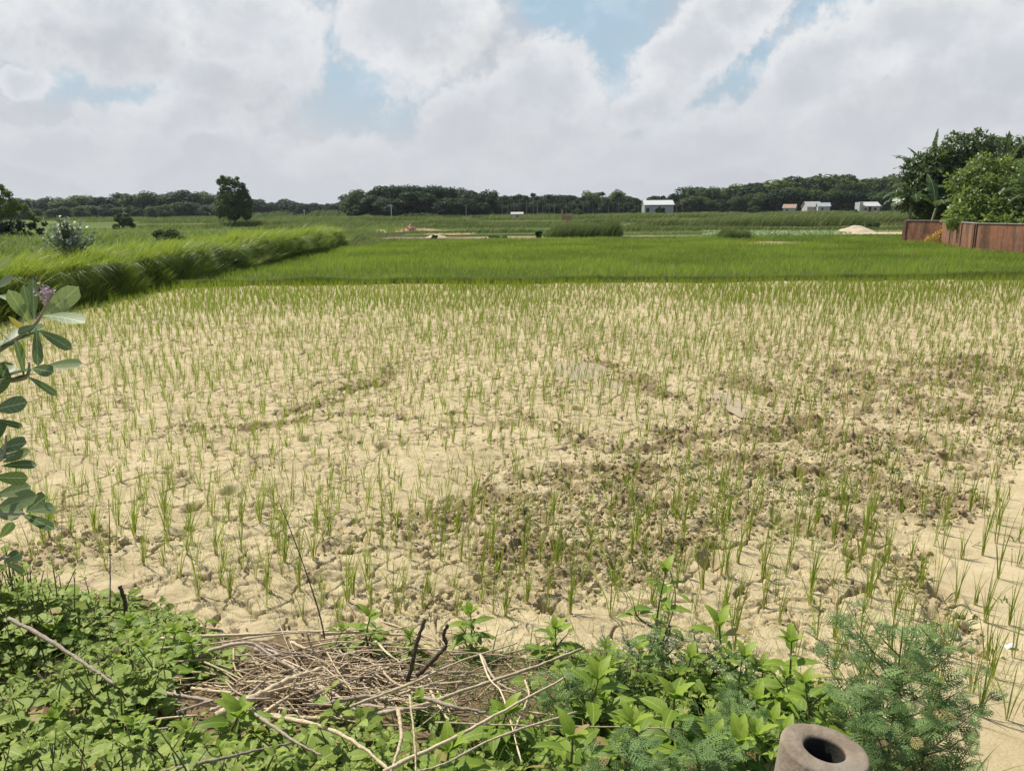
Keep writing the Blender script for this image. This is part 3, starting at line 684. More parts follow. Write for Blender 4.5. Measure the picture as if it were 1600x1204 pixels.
def trunk_mb(seed, h, r0, limbs=5, rx=2.0, ztop=None):
    r = np.random.default_rng(seed); mb = MB(); ztop = ztop or h*1.6
    pts = smooth_path([(0, 0, -.3), (r.normal(0, .1), r.normal(0, .1), h*.5), (r.normal(0, .15), r.normal(0, .15), h)], 8)
    tube(mb, pts, np.linspace(r0*1.25, r0*.8, 8), 8, .4)
    for i in range(limbs):
        a = r.uniform(0, 6.28); e = np.array([math.cos(a)*rx*r.uniform(.4, .75), math.sin(a)*rx*r.uniform(.4, .75), r.uniform(h*1.1, ztop)])
        mid = pts[-1]*.5+e*.5+np.array([0, 0, -.1*rx]); P = smooth_path([pts[-2], mid, e], 7); tube(mb, P, np.linspace(r0*.6, r0*.12, 7), 6, .5)
    return mb
def make_tree(name, seed, h, rx, m_, base=.25, nf=2600, fs=.42, nl=16, rtr=.2, rzf=None):
    zc = h*(1+base)/2; rz = h*(1-base)/2
    t_ = thing(name, '', 'tree')
    c_ = crown(seed, rx, rz, zc, nl, nf, fs).build('crown', m_, t_)
    trunk_mb(seed+1, h*base*1.2, rtr, 5, rx, h*.8).build('trunk', BARK, t_)
    return t_
protos = {}
for kname, mm, specs in (('dark', CR_D, [(9, 4.6), (10, 5.4), (8, 4.2), (11, 4.8)]), ('mid', CR_M, [(9, 4.4), (8, 4.8), (10, 4.6)]), ('light', CR_L, [(9, 4.2), (8, 4.6)])):
    protos[kname] = [make_tree('broadleaf_tree', 700+10*i+len(kname)*100, h, r_, mm, base=.0, nf=4200, fs=.42, nl=26) for i, (h, r_) in enumerate(specs)]
# slender palm-like trees with small tufted heads
def palm(seed, h):
    r = np.random.default_rng(seed); t_ = thing('slender_palm', '', 'palm'); mb = MB()
    top = np.array([r.normal(0, .3), r.normal(0, .3), h-1.0]); P = smooth_path([(0, 0, -.3), (top[0]*.3, top[1]*.3, h*.5), top], 9)
    tube(mb, P, np.linspace(.14, .09, 9), 6, .5); mb.build('trunk', BARK, t_)
    mb = MB(); n = 15; fr = leaf(1, .30, 'lance', 5, .25, 1.5)
    az_ = np.linspace(0, 6.283*2, n)+r.normal(0, .2, n); d = np.stack([np.cos(az_), np.sin(az_), r.uniform(.1, 1.1, n)], -1)
    scatter(mb, fr, basis(d, np.tile([0, 0, 1.], (n, 1))), np.tile(top, (n, 1)), r.uniform(1.4, 2.1, n), r.random(n))
    v = norm(r.normal(size=(120, 3))); scatter(mb, quad, basis(v, norm(r.normal(size=(120, 3)))), top+v*r.uniform(.2, 1.0, (120, 1)), r.uniform(.3, .6, 120), r.random(120)*.5)
    mb.build('crown', CR_D, t_); return t_
palms = [palm(40+i, h) for i, h in enumerate((9, 10, 8.2))]
PH = {k: [c.data for t in v for c in t.children if c.name.startswith('crown')] for k, v in protos.items()}
def _top(me):
    a = np.empty(len(me.vertices)*3, np.float32); me.vertices.foreach_get('co', a); return float(np.percentile(a.reshape(-1, 3)[:, 2], 99.5))
PH = {k: [_top(m_) for m_ in v] for k, v in PH.items()}
used = set()
def place(proto, x, y, h_to, hp, label, group, wid=1.0):
    s = h_to/hp; rz = rng.uniform(0, 6.28); z = float(T(x, y))-.1
    if proto.name not in used:
        used.add(proto.name); proto.location = (x, y, z); proto.rotation_euler = (0, 0, rz); proto.scale = (s*wid, s*wid, s); proto['label'] = label; proto['group'] = group; return proto
    return dup(proto, (x, y, z), rz, label, group, (s*wid, s*wid, s))
top_x = [-260, 0, 60, 150, 250, 330, 400, 440, 500, 535, 548, 575, 650, 700, 740, 800, 900, 960, 1000, 1050, 1090, 1150, 1250, 1350, 1400, 1800]
top_y = [300, 306, 307, 303, 299, 296, 312, 311, 318, 317, 300, 289, 284, 290, 296, 300, 301, 299, 305, 301, 291, 291, 277, 273, 273, 275]
heights = {'dark': [9, 10, 8, 11], 'mid': [9, 8, 10], 'light': [9, 8]}
def row(px0, px1, step, Y, jit, kinds, kw, label, group, over=0.0, lo=.8, hi=1.0, wid=1.0):
    px = px0
    while px < px1:
        p = px+rng.normal(0, step*.2); yy = Y+rng.uniform(-jit, jit)
        top = at_y(p, np.interp(p, top_x, top_y)+over, yy); gz = float(T(top[0], yy))
        hgt = (top[2]-gz)*rng.uniform(lo, hi)
        kd = rng.choice(kinds, p=kw); i = int(rng.integers(len(protos[kd])))
        place(protos[kd][i], top[0], yy, hgt, max(v.co.z for v in [c for c in protos[kd][i].children if c.name.startswith('crown')][0].data.vertices) if False else PH[kd][i], label, group, wid*rng.uniform(.9, 1.25))
        px += step*rng.uniform(.8, 1.2)
row(-230, 345, 18, 330, 14, ['dark', 'mid', 'light'], [.5, .4, .1], 'rounded dark green tree in the far tree line left of the lone tree', 'far left tree line', 0, .82, 1.02, 1.35)
row(-200, 345, 22, 295, 10, ['dark', 'mid'], [.5, .5], 'lower bushy tree at the foot of the far left tree line', 'lower front trees of the far left tree line', 17, .7, 1.05, 1.6)
row(395, 550, 11, 390, 14, ['dark'], [1], 'small distant dark tree between the lone tree and the dark grove', 'low distant trees left of the grove', 0, .75, 1.03, 1.5)
row(560, 775, 22, 240, 7, ['dark', 'mid'], [.85, .15], 'tall dark dense tree of the grove left of centre', 'tall trees of the dark grove', 0, .9, 1.02, 1.2)
row(560, 765, 24, 228, 4, ['dark'], [1], 'front tree of the dark grove left of centre, hanging low to the grass', 'front trees of the dark grove', 16, .7, 1.05, 1.5)
row(775, 1070, 17, 310, 10, ['dark', 'mid'], [.9, .1], 'dark tree among the palms of the middle tree line', 'dark trees of the middle tree line', 3, .8, 1.0, 1.45)
row(780, 1090, 19, 290, 5, ['dark'], [1], 'low dark tree at the foot of the middle palm line', 'low dark trees under the palms', 13, .75, 1.05, 1.8)
row(1060, 1640, 20, 300, 8, ['dark', 'mid', 'light'], [.2, .5, .3], 'green tree of the tall far tree line on the right', 'tall trees of the right tree line', 0, .86, 1.03, 1.35)
row(1060, 1640, 22, 284, 5, ['dark', 'mid'], [.6, .4], 'lower front tree of the right far tree line', 'front trees of the right tree line', 15, .7, 1.05, 1.6)
row(925, 965, 30, 296, 3, ['light'], [1], 'pale green leafy tree rising between the palms of the middle tree line', 'pale trees between the palms', -2, .97, 1.0, 1.0)
px = 785
while px < 1085:
    Y = 280+rng.uniform(-6, 6); tp = at_y(px, np.interp(px, top_x, top_y)+rng.uniform(-1, 14), Y); i = int(rng.integers(3))
    place(palms[i], tp[0], Y, tp[2]-float(T(tp[0], Y)), (9, 10, 8.2)[i]*1.0, 'slender dark palm with a small tufted head in the middle tree line', 'slender palms of the middle tree line', 1.25)
    px += rng.uniform(5.5, 10)
# the lone tree on the plateau
tp = at_y(360, 275, 150); gz = float(T(tp[0], 150)); H = tp[2]-gz
t_ = thing('broadleaf_tree', 'lone dark leafy tree with an uneven forked top on the raised ground left of centre', 'tree', (tp[0], 150, gz))
mb = MB(); r = np.random.default_rng(5)
def lobes(mb, L, fs, dens, r, flat=.85, tl=(.1, .6)):
    for (x, y, z, rad) in L:
        n = int(dens*rad*rad); v = norm(r.normal(size=(n, 3))); P = np.array([x, y, z])+v*(rad*r.uniform(.2, 1.12, n)**.6)[:, None]*np.array([1, 1, flat])
        nr = norm(v+r.normal(0, .6, (n, 3))+np.array([0, 0, .3])); d = np.cross(nr, r.normal(size=(n, 3)))
        scatter(mb, quad, basis(d, nr), P, r.uniform(.5, 1.4, n)*fs, np.clip(r.uniform(*tl)+r.normal(0, .2, n), 0, 1))
lobes(mb, [(-.4, 0, H*.32, 2.4), (1.3, .5, H*.4, 2.1), (-1.7, -.4, H*.33, 1.7), (.2, -.6, H*.55, 1.9), (2.3, 0, H*.28, 1.5), (-1.2, .3, H*.72, 1.2), (-2.0, 0, H*.88, .8), (-.6, 0, H*.9, 1.1), (.6, .2, H*.84, 1.0), (1.9, 0, H*.66, 1.3), (2.7, 0, H*.58, .8), (2.0, .2, H*.80, .7), (-1.9, 0, H*.6, 1.0), (2.9, 0, H*.42, .9), (-2.6, 0, H*.22, .8), (0, 0, H*.22, 1.3), (2.4, 0, H*.18, .9), (3.4, 0, H*.5, .5), (-2.9, 0, H*.45, .6), (1.2, 0, H*.95, .45), (-1.5, 0, H*.97, .5)], .24, 430, r, tl=(.2, 1.))
mb.build('crown', CR_M, t_); trunk_mb(6, H*.25, .2, 6, 2.4, H*.85).build('trunk', BARK, t_)
# tree at the left edge and the shrub by it
Y = 75; tp = at_y(8, 288, Y); gz = float(T(tp[0], Y)); H = tp[2]-gz
t_ = thing('broadleaf_tree', 'sunlit yellow-green topped tree at the far left edge behind the pale-leaved shrub', 'tree', (tp[0], Y, gz)); mb = MB()
lobes(mb, [(-.4, 0, H*.95, .35), (0, 0, H*.84, .5), (-.8, 0, H*.74, .6), (.5, 0, H*.7, .5), (1.2, .3, H*.6, .5), (0, 0, H*.55, .8), (-1.2, 0, H*.5, .8), (1.9, .2, H*.46, .45), (2.5, 0, H*.4, .35)], .15, 1100, r, tl=(.5, 1.)); mb.build('crown', CR_L, t_)
mb = MB(); lobes(mb, [(2.2, -.4, H*.30, .45), (1.1, -.5, H*.30, .6), (-.3, -.5, H*.28, .7), (2.8, -.2, H*.2, .4), (1.6, -.4, H*.12, .6), (0, -.4, H*.12, .8), (-1.2, -.3, H*.2, .8), (3.2, 0, H*.33, .3)], .14, 1100, r, tl=(.1, .8)); mb.build('lower_foliage', CR_D, t_)
trunk_mb(8, H*.3, .12, 6, 1.6, H*.8).build('trunk', BARK, t_)
SHRUB_N = 0
def shrub(px, pyt, Y, wpx, label, m_=None, name='shrub', fs=.14, dens=1700, cat='shrub', seed=1, group=None):
    tp = at_y(px, pyt, Y); gz = float(T(tp[0], Y)); H = max(tp[2]-gz, .25); w_ = wpx/F*Y/2; r = np.random.default_rng(seed)
    t_ = thing(name, label, cat, (tp[0], Y, gz), 0, group); mb = MB(); L = []
    for k in range(18):
        a = r.uniform(0, 6.28); q = r.uniform(.1, .8); zz = r.uniform(.12, .85)*(1-.45*q*q); L.append((w_*q*math.cos(a), w_*q*math.sin(a)*.8, H*zz, min(w_, H)*r.uniform(.18, .38)))
    L.append((0, 0, H*.5, min(w_, H)*.4)); lobes(mb, L, fs, 1.25*dens/max(min(w_, H), .3)**.6, r); mb.build('foliage', m_ or CR_M, t_)
    mb = MB()
    for k in range(5):
        a = k*1.3; tube(mb, smooth_path([(0, 0, -.1), (w_*.2*math.cos(a), w_*.2*math.sin(a), H*.35), (w_*.5*math.cos(a), w_*.5*math.sin(a), H*.6)], 6), np.linspace(.03, .01, 6)*max(1, H), 5, .5)
    mb.build('stems', BARK, t_); return t_
shrub(190, 327, 125, 36, 'round olive-green shrub in the fields between the left edge and the lone tree', CR_M, seed=3, fs=.2)
shrub(1033, 322, 232, 17, 'dark round bush standing in front of the pale shed wall', CR_D, seed=4, fs=.35, dens=1200)
shrub(1132, 324, 240, 14, 'small dark bush to the right of the pale shed', CR_D, seed=5, fs=.35, dens=1200)
shrub(1247, 336, 118, 10, 'small dark upright bush on the long grass strip in front of the huts', CR_D, seed=6, fs=.16)
shrub(1335, 327, 200, 16, 'low bush in front of the white parapet house', CR_M, seed=7, fs=.3, dens=1200)
shrub(610, 357, 112, 16, 'green bush between the two pale soil heaps left of centre', CR_M, seed=8, fs=.18)
shrub(678, 366, 72, 12, 'small dark weed bush at the back edge of the green paddy', CR_D, seed=9, fs=.1)
shrub(842, 357, 74, 12, 'small dark bush at the left end of the reed clump', CR_D, seed=10, fs=.1)
shrub(1358, 349, 96, 17, 'dark little bush behind the sand heap', CR_D, seed=11, fs=.14)
shrub(1365, 347, 101, 26, 'grey-green weedy bush just beyond the sand heap', CR_M, seed=19, fs=.12)
shrub(775, 368, 70.5, 44, 'low broad dark weed clump on the back bund, right of the brown soil strip', CR_D, seed=12, fs=.1)
for k_, (px, py, Y, w_) in enumerate(((905, 326, 235, 26), (990, 326, 240, 14), (1180, 322, 255, 20), (700, 340, 215, 30), (745, 338, 215, 26))):
    shrub(px, py, Y, w_, ['low grey-green bush in front of the middle palm line', 'small bush left of the pale shed door end', 'low bush before the right tree line', 'bush at the foot of the dark grove, left one', 'bush at the foot of the dark grove, right one', 'hedge-like bush left of the lone tree, farthest from it', 'hedge-like bush left of the lone tree, middle one', 'hedge-like bush left of the lone tree, nearest to it'][k_], CR_M, seed=20+k_, fs=.3, dens=1100)

# ------------------------------------------------------------------ buildings, poles, heaps
def plain(name, a, b, rough=.8, sc=3, detail=5):
    m_, t = mat(name); pos = t.n.new('ShaderNodeTexCoord').outputs['Object']; nz = t.noise(t.vmath('MULTIPLY', pos, (1, 1, .5)), sc, detail, .65)
    p = princ(t, t.mix(t.step(nz, .3, .7), a, b), rough, .3, bump(t, nz, .3, .01)); t.l.new(p.outputs[0], t.out.inputs[0]); return m_
M_WHITE = plain('whitewash', (.38, .39, .38), (.52, .52, .50)); M_SHEET = plain('metal_sheet', (.30, .33, .35), (.42, .45, .47), .5); M_ROOFW = plain('pale_roof', (.52, .53, .54), (.64, .64, .64), .6)
M_RUST = plain('rusty_roof', (.36, .24, .18), (.48, .35, .28)); M_GREY = plain('grey_roof', (.46, .44, .41), (.60, .58, .54)); M_DARK = plain('dark_opening', (.02, .02, .02), (.05, .045, .04)); M_PINK = plain('pink_plaster', (.42, .30, .26), (.55, .45, .40)); M_CONC = plain('concrete', (.42, .40, .37), (.56, .54, .50)); M_BRICK2 = plain('red_brick_small', (.33, .16, .11), (.45, .27, .20), sc=8)
def box(mb, c, s):
    c = np.array(c, float); s = np.array(s, float)/2
    V = np.array([[x, y, z] for x in (-1, 1) for y in (-1, 1) for z in (-1, 1)])*s+c
    mb.add(V, np.array([(0, 1, 3, 2), (4, 6, 7, 5), (0, 4, 5, 1), (2, 3, 7, 6), (0, 2, 6, 4), (1, 5, 7, 3)]))
def prism_roof(mb, w_, d_, z0, z1, ov=.3, th=.08, ribs=0):
    for s in (-1, 1):
        a = np.array([[-w_/2-ov, s*(d_/2+ov), z0-.1], [w_/2+ov, s*(d_/2+ov), z0-.1], [w_/2+ov, 0, z1], [-w_/2-ov, 0, z1]]); b_ = a+np.array([0, 0, th])
        mb.add(np.vstack([a, b_]), np.array([(0, 1, 2, 3)[::s], (4, 5, 6, 7)[::-s], (0, 1, 5, 4), (1, 2, 6, 5), (0, 3, 7, 4)]))
    for k in range(ribs):
        x = -w_/2+(k+.5)*w_/ribs
        for s in (-1, 1): tube(mb, [(x, s*(d_/2+ov), z0-.1+th), (x, 0, z1+th)], .05, 4)
def gable(mb, w_, d_, z0, z1):
    for s in (-1, 1):
        x = s*w_/2; mb.add(np.array([(x, -d_/2, z0), (x, d_/2, z0), (x, 0, z1), (x-s*.15, -d_/2, z0), (x-s*.15, d_/2, z0), (x-s*.15, 0, z1)]), [np.array([(0, 1, 2), (3, 5, 4)]), np.array([(0, 3, 4, 1), (1, 4, 5, 2), (0, 2, 5, 3)])])
def house(name, label, px, pyb, Y, w_, d_, hw, hr, wallm, roofm, rz=0, openings=(), cat='house', ribs=0, z=None):
    p = at_y(px, pyb, Y); gz = (float(T(p[0], Y)) if z is None else z)
    t_ = thing(name, label, cat, (p[0], Y, gz), rz); mb = MB()
    for s in (-1, 1): box(mb, (0, s*(d_/2-.1), hw/2), (w_, .2, hw)); box(mb, (s*(w_/2-.1), 0, hw/2), (.2, d_-.41, hw))
    gable(mb, w_, d_-.02, hw, hr-.1); mb.build('wall', wallm, t_, smooth=False)
    mb = MB(); prism_roof(mb, w_, d_, hw, hr, ribs=ribs); mb.build('roof', roofm, t_, smooth=False)
    for (nm, x, z0, ww, hh, side) in openings:
        mb = MB()
        if side == 'f': box(mb, (x, -d_/2-.01, z0+hh/2), (ww, .06, hh))
        else: box(mb, (w_/2+.01, x, z0+hh/2), (.06, ww, hh))
        o = mb.build(nm, M_DARK, t_, smooth=False)
    return t_
Y = 262
gzs = float(T(50, Y))
house('farm_shed', 'long pale metal-sheet shed with a white roof in front of the middle tree line', 1027, 330, Y, 9.4, 6, 3.3, 4.7, M_SHEET, M_ROOFW, 0.0, [('door', -3.7, .1, 1.0, 2.2, 'f'), ('louvre', 0.5, 2.85, 8.0, .12, 'f')], 'shed', 16)
house('farm_hut', 'small hut with a rusty brown roof, leftmost of the huts on the right', 1234, 328, 255, 3.6, 3.0, 1.9, 3.0, M_WHITE, M_RUST, R(-28), [('door', 0, 0, .8, 1.6, 'r'), ('window', -.6, .9, .7, .6, 'f')], 'hut', 8)
house('farm_house', 'low farmhouse with a grey sheet roof, middle of the three on the right', 1268, 327, 260, 5.0, 3.6, 2.2, 3.8, M_GREY, M_GREY, R(8), [('door', 1.2, 0, .9, 1.7, 'f')], 'house', 8)
house('farm_house', 'pale blue-white gabled store built against the grey-roofed farmhouse', 1286, 327, 256, 3.6, 3.2, 2.3, 3.4, M_WHITE, M_SHEET, R(-12), [('window', -.5, 1.2, .6, .6, 'f')], 'house', 6)
t_ = house('farm_house', 'pink house with a pale roof and parapet, rightmost before the bananas', 1356, 324, 250, 5.6, 4.2, 2.3, 3.5, M_PINK, M_ROOFW, R(4), [('door', -.4, .3, .9, 1.8, 'f'), ('window', 1.3, 1.0, .8, .7, 'f'), ('window', -1.8, 1.0, .6, .7, 'f')], 'house', 8)
mb = MB(); box(mb, (-3.25, -.6, 1.75), (1.1, 3, 3.5)); mb.build('parapet_tower', M_WHITE, t_, smooth=False)
house('field_hut', 'tiny grey field hut with a flat-looking roof before the middle tree line', 808, 333, 205, 2.7, 2, 1.3, 1.7, M_CONC, M_CONC, 0, [('window', 0, .4, .6, .5, 'f')], 'hut')
p = at_y(885, 336, 170); t_ = thing('brick_ruin', 'small roofless pinkish brick enclosure in the fields left of the shed', 'brick ruin', (p[0], 170, float(T(p[0], 170))))
mb = MB(); box(mb, (0, -.9, .85), (2.0, .25, 1.0)); box(mb, (-.9, .05, 1.1), (.25, 1.63, 1.5)); box(mb, (.9, .05, .9), (.25, 1.63, 1.1)); box(mb, (-.95, -.95, 1.5), (.36, .36, 2.2)); box(mb, (0, 0, .2), (1.9, 1.7, .4)); mb.build('wall', M_BRICK2, t_, smooth=False)
def heap(name, label, px, py, wd_, ht, dp, m_, cat, bits=0, seed=1):
    p = G(px, py); n = 26; u = np.linspace(-1.15, 1.15, n); X_, Y_ = np.meshgrid(u, u); rr = np.hypot(X_, Y_)
    z = ht*np.clip(1-rr**1.3, 0, 1)*(1+.5*fbm(X_*3+seed, Y_*3, 3, seed))-.03
    i = np.arange(n*n).reshape(n, n); q = np.stack([i[:-1, :-1], i[:-1, 1:], i[1:, 1:], i[1:, :-1]], -1).reshape(-1, 4)
    mb = MB(); mb.add(np.stack([X_*wd_/2, Y_*dp/2, z+0*X_], -1).reshape(-1, 3), q)
    if bits:
        P = np.stack([rng.normal(0, wd_*.2, bits), rng.normal(0, dp*.2, bits), rng.uniform(.1, .7, bits)*ht], -1); scatter(mb, lumps[0], basis(rand_unit(bits), rand_unit(bits)), P, rng.uniform(.06, .16, bits), rng.random(bits))
    o = mb.build(name, m_); o.location = (p[0], p[1], float(T(p[0], p[1]))); return tag(o, label, cat)
M_SAND = plain('sand', (.46, .38, .26), (.58, .49, .35), .95, 6); M_SOIL = plain('soil_heap', (.36, .25, .16), (.48, .36, .23), .95, 4)
heap('sand_heap', 'pale heap of sand beside the path before the banana plants', 1335, 364, 4.6, .75, 5, M_SAND, 'sand heap', 0, 3)
heap('sand_heap', 'flat outer spread of sand to the right of the main heap', 1372, 366, 5.0, .25, 4, M_SAND, 'sand heap', 0, 8)
heap('soil_heap', 'reddish brown heap of broken bricks on pale soil left of centre', 642, 362, 2.0, .85, 2.4, M_BRICK2, 'brick heap', 60, 4)
heap('soil_heap', 'pale tan soil heap left of the reddish brick heap', 596, 364, 2.2, .4, 3, M_SAND, 'soil heap', 10, 5)
heap('soil_heap', 'small tan soil heap on the brown strip at the back of the paddy', 682, 371, 2.4, .35, 2, M_SAND, 'soil heap', 0, 6)
heap('soil_heap', 'tiny pale mound just left of the small grass clump', 1143, 363, 1.6, .4, 2, M_SAND, 'soil heap', 0, 7)
def pole(px, pyt, Y, label, r0=.12):
    tp = at_y(px, pyt, Y); gz = float(T(tp[0], Y)); h_ = tp[2]-gz; t_ = thing('utility_pole', label, 'pole', (tp[0], Y, gz))
    mb = MB(); tube(mb, [(0, 0, -.3), (0, 0, h_*.5), (0, 0, h_)], [r0*1.2, r0, r0*.8], 8, .5); mb.build('post', M_CONC, t_)
    mb = MB(); box(mb, (0, 0, h_-.5), (1.1, .08, .09))
    for s in (-.45, 0, .45): tube(mb, [(s, 0, h_-.46), (s, 0, h_-.25)], .04, 6)
    mb.build('crossarm', M_CONC, t_)
pole(611, 319, 205, 'thin pale concrete pole in front of the dark grove, left one', .1); pole(728, 319, 225, 'thin pale concrete pole in front of the dark grove, right one', .1); pole(475, 327, 300, 'thin pale pole before the low distant trees left of the grove', .12)

# ------------------------------------------------------------------ brick wall with weathered pilasters
m_, t = mat('weathered_brick'); uvn = attr(t); u_, v_, ti_ = t.sep(uvn.outputs['Vector'])
br = t.n.new('ShaderNodeTexBrick'); t.l.new(t.xyz(u_, v_, 0.0), br.inputs['Vector']); br.inputs['Scale'].default_value = 1.0
br.inputs['Brick Width'].default_value = .25; br.inputs['Row Height'].default_value = .085; br.inputs['Mortar Size'].default_value = .010
br.inputs['Color1'].default_value = (.37, .14, .065, 1); br.inputs['Color2'].default_value = (.29, .115, .06, 1); br.inputs['Mortar'].default_value = (.24, .20, .16, 1)
uv = t.xyz(u_, t.math('MULTIPLY', v_, .18), 0.0)
st = t.step(t.noise(uv, 1.3, 6, .72), .40, .58); st2 = t.step(t.noise(uv, 3.1, 5, .7), .5, .72)
c = t.mix(t.math('MULTIPLY', st, .80), br.outputs['Color'], (.085, .06, .045)); c = t.mix(t.math('MULTIPLY', st2, .55), c, (.33, .28, .22))
c = t.mix(t.math('MULTIPLY', ti_, .1), c, (.30, .25, .20)); c = t.mix(t.math('MULTIPLY', t.step(t.noise(t.xyz(u_, v_, 3.0), .9, 5, .7), .52, .66), .6), c, (.40, .18, .085))
p = princ(t, c, .9, .15, bump(t, br.outputs['Fac'], .4, -.01)); t.l.new(p.outputs[0], t.out.inputs[0]); M_WALL = m_
M_COPE = plain('wall_coping', (.24, .22, .19), (.40, .37, .33), .9, 5)
def wall_run(mb, cop, pil, a, b, h_, th=.25, u0=0.0):
    a = np.array(a[:2], float); b = np.array(b[:2], float); d = b-a; L = np.linalg.norm(d); d /= L; nrm = np.array([d[1], -d[0]])
    def quadbox(M_, a_, b_, o0, o1, z0, z1, tint):
        c4 = [a_+nrm*o0, b_+nrm*o0, b_+nrm*o1, a_+nrm*o1]; V = [(*q, z0) for q in c4]+[(*q, z1) for q in c4]
        LL = np.linalg.norm(b_-a_)
        for fi, (i, j) in enumerate(((0, 1), (1, 2), (2, 3), (3, 0))):
            l = LL if fi in (0, 2) else abs(o1-o0)
            M_.add([V[i], V[j], V[j+4], V[i+4]], np.array([(0, 1, 2, 3)]), np.array([(u0, z0, tint), (u0+l, z0, tint), (u0+l, z1, tint), (u0, z1, tint)]))
        M_.add([V[4], V[5], V[6], V[7]], np.array([(0, 1, 2, 3)]), np.array([(0, 0, tint), (1, 0, tint), (1, .2, tint), (0, .2, tint)]))
    quadbox(mb, a, b, -th/2, th/2, -.2, h_, 0.0); quadbox(cop, a-d*.02, b+d*.02, -th/2-.04, th/2+.04, h_+.002, h_+.045, 0)
    k = int(L/3.4)
    for i in range(k+1):
        s = a+d*(L*i/max(k, 1)); pil.append((s, d, nrm, th, h_))
def wpt(px, py): p = G(px, py); return p
PW = [wpt(1413, 379.5), wpt(1470, 381.5), wpt(1522, 393), wpt(1605, 398)]
PW.append(PW[3]+(PW[3]-PW[2])*6)
W0 = PW[0]
root = thing('brick_wall', 'weathered red-brown brick boundary wall with pilasters under the banana plants', 'wall', (W0[0], W0[1], 0))
mb = MB(); cop = MB(); pil = []
hw_ = [1.62, 1.6, 1.6, 1.55]
for k in range(4): wall_run(mb, cop, pil, PW[k], PW[k+1], hw_[k], .24, k*7.3)
mb.build('wall_face', M_WALL, root, smooth=False, origin=(W0[0], W0[1], 0)); cop.build('coping', M_COPE, root, smooth=False, origin=(W0[0], W0[1], 0))
for s, d, nrm, th, h_ in pil:
    q = MB(); o_ = th/2+.05
    c4 = [s-d*.14-nrm*o_, s+d*.14-nrm*o_, s+d*.14+nrm*o_, s-d*.14+nrm*o_]; V = [(*c, -.2) for c in c4]+[(*c, h_-.003) for c in c4]
    for i, j in ((0, 1), (1, 2), (2, 3), (3, 0)): q.add([V[i], V[j], V[j+4], V[i+4]], np.array([(0, 1, 2, 3)]), np.array([(s[0], 0, .8), (s[0]+.35, 0, .8), (s[0]+.35, h_, .8), (s[0], h_, .8)]))
    q.add(V[4:], np.array([(0, 1, 2, 3)]), (0, 0, .8)); q.build('pilaster', M_WALL, root, smooth=False, origin=(W0[0], W0[1], 0))
# trees and bananas behind it
CR_F = leaf_mat('fresh_leaves', (.055, .10, .02), (.24, .32, .06), trans=.4, rough=.4, spec=.45, fine=1.2)
CR_K = leaf_mat('glossy_dark_leaves', (.035, .07, .018), (.18, .25, .055), trans=.3, rough=.38, spec=.45, fine=1.2)
tl = leaf(1, .42, 'lance', 3, .3, .5)
def leafy(mb, L, ll, dens, r, tl_=(.1, .7), flat=.9, mat_t=None):
    for (x, y, z, rad) in L:
        n = int(dens*rad*rad); v = norm(r.normal(size=(n, 3))); P = np.array([x, y, z])+v*(rad*r.uniform(.3, 1.12, n)**.5)[:, None]*np.array([1, 1, flat])
        P = P+.12*rad*np.sin(P[:, [1, 2, 0]]*5.0/rad)
        d = norm(v*.7+r.normal(0, .6, (n, 3))+np.array([0, 0, -.35])); nr = norm(v+r.normal(0, .5, (n, 3))+np.array([0, 0, .5]))
        scatter(mb, mat_t or tl, basis(d, nr), P, r.uniform(.6, 1.3, n)*ll, np.clip(r.uniform(*tl_)+r.normal(0, .22, n), 0, 1))
def lobe_px(items, Y0):
    return [(*(at_y(px, py, Y0+dy)), rp/F*(Y0+dy)) for px, py, rp, dy in items]
def big_tree(name, label, bx, Y0, items, m_, ll, dens, tlr, seed, trh=2.2, cat='tree'):
    r = np.random.default_rng(seed); L = lobe_px(items, Y0); bp = at_y(bx, 380, Y0); org = np.array([bp[0], Y0, 0.0])
    L = [(x-org[0], y-org[1], z, q) for x, y, z, q in L]
    t_ = thing(name, label, cat, org); mb = MB(); leafy(mb, L, ll, dens, r, tlr); mb.build('crown', m_, t_)
    mb = MB(); tube(mb, smooth_path([(0, 0, -.2), (.1, .1, trh*.5), (0, 0, trh)], 7), np.linspace(.22, .16, 7), 8, .4)
    for x, y, z, q in L: tube(mb, smooth_path([(0, 0, trh-.1), (x*.4, y*.4, trh+(z-trh)*.6), (x, y, z)], 7), np.linspace(.1, .025, 7), 5, .4)
    mb.build('trunk', BARK, t_); return t_
big_tree('broadleaf_tree', 'tall dark glossy-leaved tree with the highest rounded top behind the brick wall', 1500, 63, [(1500,235,28,0),(1530,228,24,0),(1470,255,28,0),(1440,270,30,0),(1470,295,34,0),(1430,305,26,-1),(1455,325,26,-1),(1560,240,26,2),(1500,280,36,1),(1595,240,26,1),(1640,250,30,1),(1480,320,34,-1)], CR_K, .32, 640, (.0, .6), 61)
big_tree('broadleaf_tree', 'bright yellow-green leafy tree leaning over the brick wall at the right edge', 1545, 56, [(1535,265,24,0),(1510,285,24,-1),(1560,275,28,0),(1595,275,28,0),(1540,300,28,-2),(1580,310,34,-3),(1515,320,24,-3),(1550,330,22,-4),(1600,300,34,-2),(1640,290,36,0),(1625,330,30,-3),(1495,335,15,-4),(1590,338,20,-5),(1488,345,9,-5.5),(1512,344,8,-6.5),(1545,346,10,-7.5),(1572,345,9,-8),(1610,347,12,-8.5)], CR_F, .34, 620, (.15, .95), 62)
BAN = leaf_mat('banana_leaf', (.035, .075, .018), (.11, .18, .045), vein=(.26, .33, .14), trans=.35, rough=.35, spec=.5, nveins=30, fine=1)
BSTEM = plain('banana_stem', (.20, .19, .10), (.32, .30, .18), .6, 5)
